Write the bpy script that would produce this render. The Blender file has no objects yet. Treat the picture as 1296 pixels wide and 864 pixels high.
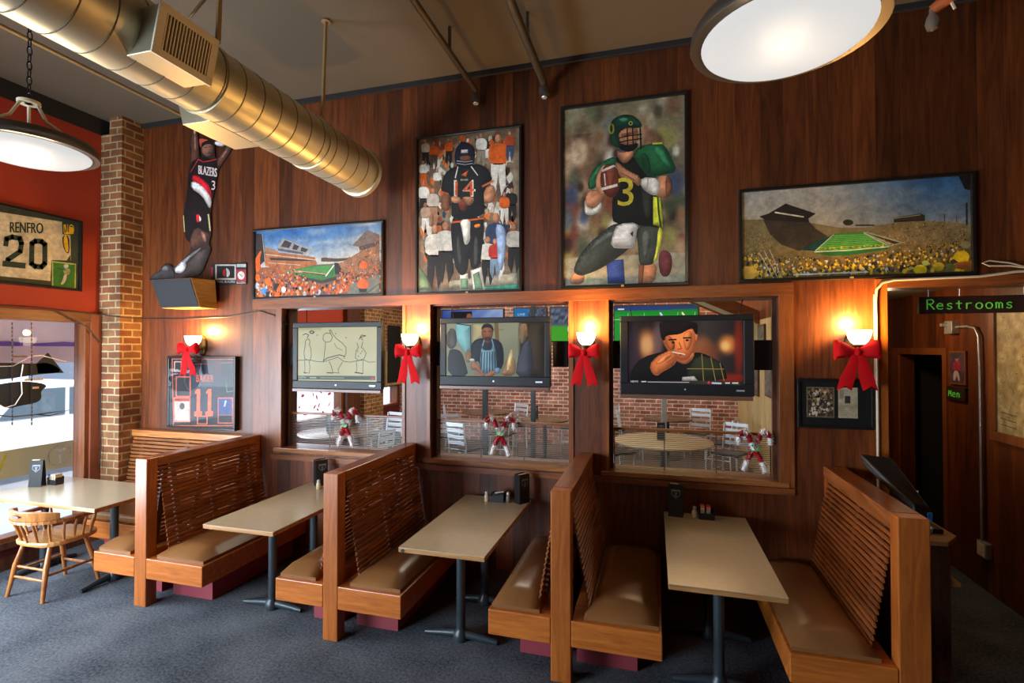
import bpy, math, random
from mathutils import Vector, Matrix, noise
PI = math.pi
S = bpy.context.scene
COL = S.collection
random.seed(7)

# ---------------------------------------------------------------- camera, world, lights, exposure
CAM_H = 2.05
cd = bpy.data.cameras.new('camera'); cam = bpy.data.objects.new('camera', cd); COL.objects.link(cam)
cam.location = (0, 0, CAM_H); cam.rotation_euler = (math.radians(90.83), 0, math.radians(15.67))
cd.lens = 36 * 638 / 1296; cd.sensor_width = 36; cd.clip_start = .05; cd.clip_end = 200
S.camera = cam
S.view_settings.view_transform = 'Standard'; S.view_settings.look = 'None'
S.view_settings.exposure = 0.0; S.view_settings.gamma = 1.0; S.view_settings.use_curve_mapping = False
S.cycles.use_denoising = True
S.cycles.max_bounces = 7; S.cycles.diffuse_bounces = 4; S.cycles.glossy_bounces = 3; S.cycles.transparent_max_bounces = 12
S.cycles.sample_clamp_indirect = 4.0; S.cycles.caustics_reflective = False; S.cycles.caustics_refractive = False
w = bpy.data.worlds.new('sky'); S.world = w; w.use_nodes = True
bg = w.node_tree.nodes['Background']; bg.inputs[0].default_value = (.80, .90, 1.0, 1); bg.inputs[1].default_value = 4.0

def light(kind, name, loc, power, color, size=.1, size_y=None, rot=(0, 0, 0), spread=None):
    l = bpy.data.lights.new(name, kind); l.energy = power; l.color = color
    if kind == 'AREA':
        l.size = size
        if size_y: l.shape = 'RECTANGLE'; l.size_y = size_y
        if spread: l.spread = spread
    elif kind == 'POINT': l.shadow_soft_size = size
    elif kind == 'SUN': l.angle = size
    o = bpy.data.objects.new(name, l); COL.objects.link(o); o.location = loc; o.rotation_euler = rot
    return o
DAY = (.72, .86, 1.0); WARM = (1.0, .62, .28); LAMPC = (1.0, .74, .46)
# daylight: one added fill inside the room, then the street windows outside the frame
light('AREA', 'daylight', (-4.75, -1.0, 1.45), 165, DAY, 1.6, 2.0, (0, math.radians(-86), math.radians(66)), 2.4)  # unseen fill added behind the camera, not at any window
light('AREA', 'daylight', (-5.55, 2.05, 1.35), 120, DAY, 1.9, .9, (0, math.radians(-90), math.radians(38)))
light('AREA', 'daylight', (-5.72, .3, 1.35), 60, DAY, 1.6, 2.0, (0, math.radians(-90), 0))
light('AREA', 'daylight', (-5.72, -2.3, 1.35), 60, DAY, 1.8, 2.0, (0, math.radians(-90), 0))
# fills added to light the dining room, without fixtures; the second is window daylight
light('AREA', 'dining_fill', (-2.6, 8.2, 4.3), 190, (1.0, .86, .66), 3.0, 2.4)
light('AREA', 'dining_fill', (-5.7, 6.25, 1.6), 110, DAY, 1.1, 1.4, (0, math.radians(-90), 0))
light('AREA', 'dining_fill', (.6, 9.4, 4.3), 70, (1.0, .66, .34), 1.6, 1.6)
light('POINT', 'corridor_fill', (2.05, 5.5, 2.35), 16, (1.0, .70, .42), .08)  # added to brighten the corridor, no fixture hangs here
light('SUN', 'sun', (-20, 0, 20), 4.0, (1, .97, .92), .05, rot=(math.radians(25), math.radians(38), 0))

# ---------------------------------------------------------------- camera geometry -> points on real planes
_y = math.radians(15.67); _p = math.radians(.83)
_F = Vector((-math.sin(_y) * math.cos(_p), math.cos(_y) * math.cos(_p), math.sin(_p)))
_R = Vector((math.cos(_y), math.sin(_y), 0)); _U = _R.cross(_F)
def ray(px, py): return _F + _R * ((px - 648) / 638) + _U * ((432 - py) / 638)
def onY(px, py, y): d = ray(px, py); return Vector((0, 0, CAM_H)) + d * (y / d.y)
def onX(px, py, x): d = ray(px, py); return Vector((0, 0, CAM_H)) + d * (x / d.x)

# ---------------------------------------------------------------- materials
def lin(c):
    return tuple(((v / 255) / 12.92 if v / 255 <= .04045 else ((v / 255 + .055) / 1.055) ** 2.4) for v in c[:3])
def newmat(name):
    m = bpy.data.materials.new(name); m.use_nodes = True
    return m, m.node_tree.nodes, m.node_tree.links, m.node_tree.nodes['Principled BSDF']
def plain(name, c, rough=.5, metal=0, spec=.5, emit=None, es=0, coat=0, noise_amt=0, nscale=30, bump=0):
    m, N, L, B = newmat(name)
    B.inputs['Base Color'].default_value = (*c, 1); B.inputs['Roughness'].default_value = rough
    B.inputs['Metallic'].default_value = metal; B.inputs['Specular IOR Level'].default_value = spec
    if coat: B.inputs['Coat Weight'].default_value = coat; B.inputs['Coat Roughness'].default_value = .15
    if emit: B.inputs['Emission Color'].default_value = (*emit, 1); B.inputs['Emission Strength'].default_value = es
    if noise_amt or bump:
        tc = N.new('ShaderNodeTexCoord'); n = N.new('ShaderNodeTexNoise'); n.inputs['Scale'].default_value = nscale
        n.inputs['Detail'].default_value = 4; L.new(tc.outputs['Object'], n.inputs['Vector'])
        if noise_amt:
            mr = N.new('ShaderNodeMapRange'); mr.inputs[3].default_value = 1 - noise_amt; mr.inputs[4].default_value = 1 + noise_amt
            mx = N.new('ShaderNodeMix'); mx.data_type = 'RGBA'; mx.blend_type = 'MULTIPLY'; mx.inputs[0].default_value = 1
            mx.inputs[6].default_value = (*c, 1); L.new(n.outputs['Fac'], mr.inputs[0]); L.new(mr.outputs[0], mx.inputs[7]); L.new(mx.outputs[2], B.inputs['Base Color'])
        if bump:
            b = N.new('ShaderNodeBump'); b.inputs['Strength'].default_value = bump; b.inputs['Distance'].default_value = .004
            L.new(n.outputs['Fac'], b.inputs['Height']); L.new(b.outputs[0], B.inputs['Normal'])
    return m
def wood(name, dark, light_, axis='z', rough=.4, scale=1.0, boards=0, coat=.0, contrast=1.0):
    """grain runs along axis; boards = board width in metres for panelling across x+y"""
    m, N, L, B = newmat(name)
    tc = N.new('ShaderNodeTexCoord'); mp = N.new('ShaderNodeMapping'); L.new(tc.outputs['Object'], mp.inputs[0])
    s = {'x': (1.2, 16, 16), 'y': (16, 1.2, 16), 'z': (16, 16, 1.2)}[axis]
    mp.inputs['Scale'].default_value = tuple(v * scale for v in s)
    n1 = N.new('ShaderNodeTexNoise'); n1.inputs['Scale'].default_value = 1.3; n1.inputs['Detail'].default_value = 5; n1.inputs['Distortion'].default_value = 1.4
    n2 = N.new('ShaderNodeTexNoise'); n2.inputs['Scale'].default_value = 9; n2.inputs['Detail'].default_value = 3
    vec = mp.outputs[0]
    if boards:
        sp = N.new('ShaderNodeSeparateXYZ'); L.new(tc.outputs['Object'], sp.inputs[0])
        ad = N.new('ShaderNodeMath'); ad.operation = 'ADD'; L.new(sp.outputs[0], ad.inputs[0]); L.new(sp.outputs[1], ad.inputs[1])
        dv = N.new('ShaderNodeMath'); dv.operation = 'DIVIDE'; L.new(ad.outputs[0], dv.inputs[0]); dv.inputs[1].default_value = boards
        fl = N.new('ShaderNodeMath'); fl.operation = 'FLOOR'; L.new(dv.outputs[0], fl.inputs[0])
        wn = N.new('ShaderNodeTexWhiteNoise'); wn.noise_dimensions = '1D'; L.new(fl.outputs[0], wn.inputs['W'])
        va = N.new('ShaderNodeVectorMath'); va.operation = 'MULTIPLY_ADD'; L.new(wn.outputs['Color'], va.inputs[0]); va.inputs[1].default_value = (40, 40, 40); L.new(vec, va.inputs[2]); vec = va.outputs[0]
    L.new(vec, n1.inputs['Vector']); L.new(vec, n2.inputs['Vector'])
    mxn = N.new('ShaderNodeMath'); mxn.operation = 'MULTIPLY_ADD'; L.new(n2.outputs['Fac'], mxn.inputs[0]); mxn.inputs[1].default_value = .3; 
    sc = N.new('ShaderNodeMath'); sc.operation = 'MULTIPLY'; L.new(n1.outputs['Fac'], sc.inputs[0]); sc.inputs[1].default_value = .75; L.new(sc.outputs[0], mxn.inputs[2])
    cr = N.new('ShaderNodeValToRGB'); e = cr.color_ramp.elements
    e[0].position = .38; e[0].color = (*dark, 1); e[1].position = .66; e[1].color = (*light_, 1); L.new(mxn.outputs[0], cr.inputs[0])
    out = cr.outputs[0]
    if boards:
        mr = N.new('ShaderNodeMapRange'); mr.inputs[3].default_value = 1 - .42 * contrast; mr.inputs[4].default_value = 1 + .5 * contrast; L.new(wn.outputs['Value'], mr.inputs[0])
        fr = N.new('ShaderNodeMath'); fr.operation = 'FRACT'; L.new(dv.outputs[0], fr.inputs[0])
        gr = N.new('ShaderNodeMath'); gr.operation = 'GREATER_THAN'; L.new(fr.outputs[0], gr.inputs[0]); gr.inputs[1].default_value = .022
        g2 = N.new('ShaderNodeMapRange'); g2.inputs[3].default_value = .55; g2.inputs[4].default_value = 1; L.new(gr.outputs[0], g2.inputs[0])
        mm = N.new('ShaderNodeMath'); mm.operation = 'MULTIPLY'; L.new(mr.outputs[0], mm.inputs[0]); L.new(g2.outputs[0], mm.inputs[1])
        mx = N.new('ShaderNodeMix'); mx.data_type = 'RGBA'; mx.blend_type = 'MULTIPLY'; mx.inputs[0].default_value = 1
        L.new(out, mx.inputs[6]); L.new(mm.outputs[0], mx.inputs[7]); out = mx.outputs[2]
        bp = N.new('ShaderNodeBump'); bp.inputs['Strength'].default_value = .5; bp.inputs['Distance'].default_value = .003; L.new(gr.outputs[0], bp.inputs['Height']); L.new(bp.outputs[0], B.inputs['Normal'])
    L.new(out, B.inputs['Base Color']); B.inputs['Roughness'].default_value = rough
    if coat: B.inputs['Coat Weight'].default_value = coat; B.inputs['Coat Roughness'].default_value = .2
    return m
def brick(name, c1, c2, mortar, w_=.21, h_=.075, msize=.011):
    m, N, L, B = newmat(name)
    tc = N.new('ShaderNodeTexCoord'); sp = N.new('ShaderNodeSeparateXYZ'); L.new(tc.outputs['Object'], sp.inputs[0])
    ad = N.new('ShaderNodeMath'); ad.operation = 'ADD'; L.new(sp.outputs[0], ad.inputs[0]); L.new(sp.outputs[1], ad.inputs[1])
    cb = N.new('ShaderNodeCombineXYZ'); L.new(ad.outputs[0], cb.inputs[0]); L.new(sp.outputs[2], cb.inputs[1])
    nz = N.new('ShaderNodeTexNoise'); nz.inputs['Scale'].default_value = 14; L.new(tc.outputs['Object'], nz.inputs['Vector'])
    vm = N.new('ShaderNodeVectorMath'); vm.operation = 'MULTIPLY_ADD'; L.new(nz.outputs['Color'], vm.inputs[0]); vm.inputs[1].default_value = (.012, .012, 0); L.new(cb.outputs[0], vm.inputs[2])
    bt = N.new('ShaderNodeTexBrick'); L.new(vm.outputs[0], bt.inputs['Vector'])
    bt.inputs['Color1'].default_value = (*c1, 1); bt.inputs['Color2'].default_value = (*c2, 1); bt.inputs['Mortar'].default_value = (*mortar, 1)
    bt.inputs['Scale'].default_value = 1; bt.inputs['Brick Width'].default_value = w_; bt.inputs['Row Height'].default_value = h_
    bt.inputs['Mortar Size'].default_value = msize; bt.inputs['Mortar Smooth'].default_value = .3
    n2 = N.new('ShaderNodeTexNoise'); n2.inputs['Scale'].default_value = 5; n2.inputs['Detail'].default_value = 5; L.new(tc.outputs['Object'], n2.inputs['Vector'])
    mr = N.new('ShaderNodeMapRange'); mr.inputs[1].default_value = .3; mr.inputs[2].default_value = .7; mr.inputs[3].default_value = .6; mr.inputs[4].default_value = 1.35; L.new(n2.outputs['Fac'], mr.inputs[0])
    mx = N.new('ShaderNodeMix'); mx.data_type = 'RGBA'; mx.blend_type = 'MULTIPLY'; mx.inputs[0].default_value = 1
    L.new(bt.outputs['Color'], mx.inputs[6]); L.new(mr.outputs[0], mx.inputs[7]); L.new(mx.outputs[2], B.inputs['Base Color'])
    bp = N.new('ShaderNodeBump'); bp.invert = True; bp.inputs['Strength'].default_value = .8; bp.inputs['Distance'].default_value = .008; L.new(bt.outputs['Fac'], bp.inputs['Height']); L.new(bp.outputs[0], B.inputs['Normal'])
    B.inputs['Roughness'].default_value = .75
    return m
def printed(name, rough=.35, emit=0):
    m, N, L, B = newmat(name); B.inputs['Specular IOR Level'].default_value = .12 if emit else .4; a = N.new('ShaderNodeAttribute'); a.attribute_name = 'Col'
    if emit:
        B.inputs['Base Color'].default_value = (.01, .01, .01, 1); L.new(a.outputs['Color'], B.inputs['Emission Color']); B.inputs['Emission Strength'].default_value = emit
    else:
        tc = N.new('ShaderNodeTexCoord'); last = a.outputs['Color']
        for sc_, lo, hi in ((9, .80, 1.2), (28, .80, 1.2), (90, .90, 1.1)):
            n = N.new('ShaderNodeTexNoise'); n.inputs['Scale'].default_value = sc_; n.inputs['Detail'].default_value = 3; L.new(tc.outputs['Object'], n.inputs['Vector'])
            mr = N.new('ShaderNodeMapRange'); mr.inputs[1].default_value = .3; mr.inputs[2].default_value = .7; mr.inputs[3].default_value = lo; mr.inputs[4].default_value = hi; L.new(n.outputs['Fac'], mr.inputs[0])
            mx = N.new('ShaderNodeMix'); mx.data_type = 'RGBA'; mx.blend_type = 'MULTIPLY'; mx.inputs[0].default_value = 1
            L.new(last, mx.inputs[6]); L.new(mr.outputs[0], mx.inputs[7]); last = mx.outputs[2]
        L.new(last, B.inputs['Base Color'])
    B.inputs['Roughness'].default_value = rough
    return m
def glass_mat(name, tint=(1, 1, 1)):
    m, N, L, B = newmat(name); N.remove(B)
    t = N.new('ShaderNodeBsdfTransparent'); t.inputs[0].default_value = (*tint, 1); g = N.new('ShaderNodeBsdfGlossy'); g.inputs['Roughness'].default_value = .02
    lw = N.new('ShaderNodeLayerWeight'); pw = N.new('ShaderNodeMath'); pw.operation = 'POWER'; L.new(lw.outputs['Facing'], pw.inputs[0]); pw.inputs[1].default_value = 4; f = N.new('ShaderNodeMath'); f.operation = 'MULTIPLY_ADD'; L.new(pw.outputs[0], f.inputs[0]); f.inputs[1].default_value = .7; f.inputs[2].default_value = .035; mx = N.new('ShaderNodeMixShader')
    L.new(f.outputs[0], mx.inputs[0]); L.new(t.outputs[0], mx.inputs[1]); L.new(g.outputs[0], mx.inputs[2]); L.new(mx.outputs[0], N['Material Output'].inputs[0])
    return m
M = {}
M['panel'] = wood('panelling', (.070, .0155, .0035), (.165, .041, .0088), 'z', .42, .8, boards=.155, contrast=1.0)
M['case_z'] = wood('casing_vertical', (.15, .040, .009), (.27, .080, .019), 'z', .4)
M['case_x'] = wood('casing_horizontal', (.15, .040, .009), (.28, .085, .021), 'x', .38)
M['jamb'] = wood('jamb', (.05, .016, .007), (.14, .045, .018), 'z', .45)
M['oak_z'] = wood('stained_oak_upright', (.27, .065, .010), (.45, .125, .019), 'z', .36, coat=.12)
M['oak_y'] = wood('stained_oak_rail', (.15, .042, .010), (.34, .105, .026), 'y', .28, coat=.3)
M['oak_x'] = wood('stained_oak_front', (.34, .085, .012), (.56, .160, .024), 'x', .36, coat=.12)
M['slat_y'] = wood('slats', (.12, .032, .008), (.34, .10, .024), 'y', .35)
M['slat_x'] = wood('slats_window_bench', (.16, .05, .014), (.40, .14, .04), 'x', .35)
M['vinyl'] = plain('brown_vinyl', (.22, .092, .030), .27, noise_amt=.12, nscale=6, bump=.15)
M['plinth'] = plain('red_plinth', (.24, .028, .040), .6)
M['redwall'] = plain('red_plaster', (.40, .040, .014), .7, noise_amt=.1, nscale=3)
M['ceil'] = plain('ceiling_paint', (.135, .100, .062), .8, noise_amt=.2, nscale=1.2)
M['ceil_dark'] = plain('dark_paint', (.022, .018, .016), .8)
M['red_base'] = plain('dark_red_boards', (.12, .014, .018), .6)
M['metal_duct'] = plain('duct_metal', (.63, .57, .40), .42, .85, noise_amt=.1, nscale=4)
M['cream'] = plain('cream_paint', (.84, .72, .52), .5)
M['black'] = plain('black_plastic', (.012, .012, .013), .35)
M['black_matte'] = plain('black_matte', (.010, .010, .011), .7)
M['frame'] = plain('black_frame', (.012, .011, .010), .28)
M['tvframe'] = plain('television_bezel', (.013, .014, .017), .45, spec=.3)
M['tvbar'] = plain('television_lower_bar', (.16, .075, .05), .35)
M['steel'] = plain('brushed_steel', (.70, .74, .80), .42, .7)
M['castiron'] = plain('painted_iron', (.025, .035, .042), .38)
M['bronze'] = plain('bronze', (.10, .055, .022), .35, .7)
M['conduit'] = plain('white_conduit', (.62, .52, .38), .4)
M['galv'] = plain('galvanised_conduit', (.50, .50, .48), .35, .6)
M['pipe_gold'] = plain('painted_pipe', (.40, .27, .12), .4, .3)
M['pipe_dark'] = plain('dark_pipe', (.07, .055, .04), .4, .3)
M['lam'] = plain('table_laminate', (.50, .41, .27), .20, noise_amt=.08, nscale=25)
M['tedge'] = wood('table_edge', (.28, .12, .035), (.50, .25, .09), 'x', .4)
M['bow'] = plain('red_velvet', (.64, .004, .007), .8, spec=.2)
M['white'] = plain('white', (.75, .73, .68), .5)
M['paper'] = plain('cream_pages', (.62, .50, .30), .6)
M['shade'] = plain('lit_glass_shade', (.9, .85, .7), .4, emit=(1, .78, .45), es=5.5)
M['bowl'] = plain('lit_pendant_glass', (.03, .03, .03), .5, spec=.1, emit=(1, .985, .96), es=.70)
M['lamp_rim'] = plain('pendant_rim', (.10, .08, .06), .35, .6)
M['lamp_rim_in'] = plain('pendant_inner_rim', (.60, .50, .35), .4, .2)
M['print'] = printed('printed_picture', .55)
M['screen'] = printed('screen_picture', .3, .85)
M['glass'] = glass_mat('window_glass')
M['brick_col'] = brick('brown_brick', (.20, .062, .026), (.33, .14, .052), (.50, .38, .19), .20, .078, .010)
M['brick_far'] = brick('red_brick', (.24, .065, .042), (.42, .17, .12), (.60, .55, .50), .215, .078, .010)
M['brick_out'] = brick('pale_brick', (.62, .66, .72), (.75, .78, .82), (.42, .48, .60), .3, .1, .012)
M['palewood'] = wood('pale_panelling', (.36, .24, .10), (.62, .46, .23), 'z', .5, boards=.2, contrast=.25)
M['asphalt'] = plain('asphalt', (.40, .43, .48), .8)
M['chairwood'] = wood('captain_chair_wood', (.24, .070, .015), (.50, .19, .045), 'z', .3, coat=.3)
M['seatwood'] = wood('captain_chair_seat', (.42, .16, .04), (.70, .34, .11), 'x', .22, coat=.4)
M['green_neon'] = plain('green_tube', (.1, .4, .05), .4, emit=(.14, .70, .06), es=.22)
M['signboard'] = plain('dark_sign_board', (.022, .011, .009), .5)
M['floor_dining'] = plain('dining_floor', (.10, .085, .075), .25)
def carpet():
    m, N, L, B = newmat('carpet'); tc = N.new('ShaderNodeTexCoord')
    n = N.new('ShaderNodeTexNoise'); n.inputs['Scale'].default_value = 55; n.inputs['Detail'].default_value = 6; n.inputs['Roughness'].default_value = .75; L.new(tc.outputs['Object'], n.inputs['Vector'])
    n2 = N.new('ShaderNodeTexNoise'); n2.inputs['Scale'].default_value = 2.2; n2.inputs['Detail'].default_value = 3; L.new(tc.outputs['Object'], n2.inputs['Vector'])
    ad = N.new('ShaderNodeMath'); ad.operation = 'MULTIPLY_ADD'; L.new(n2.outputs['Fac'], ad.inputs[0]); ad.inputs[1].default_value = .45; L.new(n.outputs['Fac'], ad.inputs[2])
    cr = N.new('ShaderNodeValToRGB'); e = cr.color_ramp.elements; e[0].position = .55; e[0].color = (.020, .026, .036, 1); e[1].position = .92; e[1].color = (.16, .17, .19, 1); L.new(ad.outputs[0], cr.inputs[0])
    L.new(cr.outputs[0], B.inputs['Base Color']); B.inputs['Roughness'].default_value = .9; B.inputs['Specular IOR Level'].default_value = .2
    b = N.new('ShaderNodeBump'); b.inputs['Strength'].default_value = .6; b.inputs['Distance'].default_value = .006; L.new(n.outputs['Fac'], b.inputs['Height']); L.new(b.outputs[0], B.inputs['Normal'])
    return m
M['carpet'] = carpet()

# ---------------------------------------------------------------- mesh builder
class MB:
    def __init__(s): s.v = []; s.f = []; s.m = []; s.c = []; s.mat = 0; s.col = None; s.T = None; s.vc = {}
    def add(s, vs, fs, cols=None):
        b = len(s.v)
        for p in vs: s.v.append(tuple(s.T @ Vector(p)) if s.T is not None else tuple(p))
        for k, f in enumerate(fs):
            s.f.append([b + i for i in f]); s.m.append(s.mat); s.c.append(s.col)
            if cols is not None: s.vc[len(s.f) - 1] = [cols[i] for i in f]
        return s
    def box(s, x0, x1, y0, y1, z0, z1):
        return s.add([(x0, y0, z0), (x1, y0, z0), (x1, y1, z0), (x0, y1, z0), (x0, y0, z1), (x1, y0, z1), (x1, y1, z1), (x0, y1, z1)],
                     [(0, 3, 2, 1), (4, 5, 6, 7), (0, 1, 5, 4), (1, 2, 6, 5), (2, 3, 7, 6), (3, 0, 4, 7)])
    def hexa(s, p): return s.add(p, [(0, 3, 2, 1), (4, 5, 6, 7), (0, 1, 5, 4), (1, 2, 6, 5), (2, 3, 7, 6), (3, 0, 4, 7)])
    def bar(s, a, b, w_, h_, up=(0, 0, 1)):
        a = Vector(a); b = Vector(b); d = (b - a).normalized(); u = Vector(up); sd = d.cross(u)
        if sd.length < 1e-4: sd = d.cross(Vector((1, 0, 0)))
        sd.normalize(); u = sd.cross(d).normalized(); sd *= w_ / 2; u *= h_ / 2
        return s.hexa([a - sd - u, a + sd - u, b + sd - u, b - sd - u, a - sd + u, a + sd + u, b + sd + u, b - sd + u])
    def tube(s, pts, r, n=10, cap=True):
        pts = [Vector(p) for p in pts]; rs = r if isinstance(r, (list, tuple)) else [r] * len(pts)
        rings = []; prev = None
        for i, p in enumerate(pts):
            d = (pts[min(i + 1, len(pts) - 1)] - pts[max(i - 1, 0)]).normalized()
            if prev is None: a = d.orthogonal().normalized()
            else:
                a = prev - d * prev.dot(d)
                a = a.normalized() if a.length > 1e-6 else d.orthogonal().normalized()
            prev = a; b = d.cross(a)
            rings.append([p + (a * math.cos(2 * PI * k / n) + b * math.sin(2 * PI * k / n)) * rs[i] for k in range(n)])
        vs = [q for rr in rings for q in rr]; fs = []
        for i in range(len(pts) - 1):
            for k in range(n): fs.append((i * n + k, i * n + (k + 1) % n, (i + 1) * n + (k + 1) % n, (i + 1) * n + k))
        if cap: fs.append(tuple(range(n - 1, -1, -1))); fs.append(tuple((len(pts) - 1) * n + k for k in range(n)))
        return s.add(vs, fs)
    def lathe(s, prof, c=(0, 0, 0), n=24, axis='z'):
        vs = []; fs = []
        for (r, z) in prof:
            for k in range(n):
                x, y = r * math.cos(2 * PI * k / n), r * math.sin(2 * PI * k / n)
                q = {'z': (x, y, z), 'y': (x, z, -y), 'x': (z, x, y)}[axis]
                vs.append((c[0] + q[0], c[1] + q[1], c[2] + q[2]))
        for i in range(len(prof) - 1):
            for k in range(n): fs.append((i * n + k, i * n + (k + 1) % n, (i + 1) * n + (k + 1) % n, (i + 1) * n + k))
        if prof[0][0] > 1e-5: fs.append(tuple(range(n - 1, -1, -1)))
        if prof[-1][0] > 1e-5: fs.append(tuple((len(prof) - 1) * n + k for k in range(n)))
        return s.add(vs, fs)
    def prism(s, pts, d):
        """pts: 3-D polygon; d: extrusion vector"""
        n = len(pts); pts = [Vector(p) for p in pts]; d = Vector(d)
        vs = pts + [p + d for p in pts]
        fs = [tuple(range(n - 1, -1, -1)), tuple(range(n, 2 * n))] + [(i, (i + 1) % n, n + (i + 1) % n, n + i) for i in range(n)]
        return s.add(vs, fs)
    def build(s, name, mats, parent=None, smooth=False, bevel=0, seg=2, label=None, subsurf=0):
        me = bpy.data.meshes.new(name); me.from_pydata(s.v, [], s.f)
        mats = mats if isinstance(mats, (list, tuple)) else [mats]
        for m in mats: me.materials.append(M[m] if isinstance(m, str) else m)
        for i, p in enumerate(me.polygons): p.material_index = s.m[i]; p.use_smooth = smooth
        if any(c is not None for c in s.c) or s.vc:
            ca = me.color_attributes.new('Col', 'FLOAT_COLOR', 'CORNER'); buf = []
            for i, f in enumerate(s.f):
                if i in s.vc:
                    for c in s.vc[i]: buf.extend((*c, 1))
                else:
                    c = s.c[i] or (.5, .5, .5)
                    for _ in f: buf.extend((*c, 1))
            ca.data.foreach_set('color', buf)
        me.update(); me.validate()
        o = bpy.data.objects.new(name, me); COL.objects.link(o)
        if parent: o.parent = parent
        if smooth and not subsurf:
            try: me.set_sharp_from_angle(angle=math.radians(40))
            except Exception: pass
        if bevel:
            b = o.modifiers.new('bevel', 'BEVEL'); b.width = bevel; b.segments = seg; b.limit_method = 'ANGLE'
        if subsurf:
            b = o.modifiers.new('sub', 'SUBSURF'); b.levels = subsurf; b.render_levels = subsurf
        if label: o['label'] = label
        return o
def thing(name, label, cat, loc=(0, 0, 0), rz=0, group=None):
    o = bpy.data.objects.new(name, None); COL.objects.link(o); o.empty_display_size = .1
    o.location = loc; o.rotation_euler = (0, 0, rz); o['label'] = label; o['category'] = cat
    if group: o['group'] = group
    return o
def tag(o, label, cat, group=None, kind=None):
    o['label'] = label; o['category'] = cat
    if group: o['group'] = group
    if kind: o['kind'] = kind
    return o
def struct(name, mb, mats, parent=None, **k):
    o = mb.build(name, mats, parent, **k)
    if not parent: o['kind'] = 'structure'
    return o
def copy_tree(o, parent=None, label=None, loc=None, rz=None):
    c = o.copy(); COL.objects.link(c)
    if parent: c.parent = parent
    if label: c['label'] = label
    if loc: c.location = loc
    if rz is not None: c.rotation_euler = (0, 0, rz)
    for ch in [q for q in COL.objects if q.parent == o]: copy_tree(ch, c)
    return c

_tc = {}
def text_mesh(body):
    if body in _tc: return _tc[body]
    cu = bpy.data.curves.new('t', 'FONT'); cu.body = body; cu.size = 1; cu.resolution_u = 3
    o = bpy.data.objects.new('t', cu); COL.objects.link(o)
    dg = bpy.context.evaluated_depsgraph_get(); me = o.evaluated_get(dg).to_mesh()
    vs = [(v.co.x, v.co.y) for v in me.vertices]; fs = [tuple(p.vertices) for p in me.polygons]
    o.evaluated_get(dg).to_mesh_clear(); bpy.data.objects.remove(o); bpy.data.curves.remove(cu)
    xs = [v[0] for v in vs]; ys = [v[1] for v in vs]; x0, y0, wx, wy = min(xs), min(ys), max(xs) - min(xs), max(ys) - min(ys)
    _tc[body] = ([((a - x0) / wx, (b - y0) / wy) for a, b in vs], fs); return _tc[body]
def chaikin(pts, it=2):
    for _ in range(it):
        q = []
        for i in range(len(pts)):
            a, b = pts[i], pts[(i + 1) % len(pts)]
            q.append((a[0] * .75 + b[0] * .25, a[1] * .75 + b[1] * .25)); q.append((a[0] * .25 + b[0] * .75, a[1] * .25 + b[1] * .75))
        pts = q
    return pts

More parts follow.
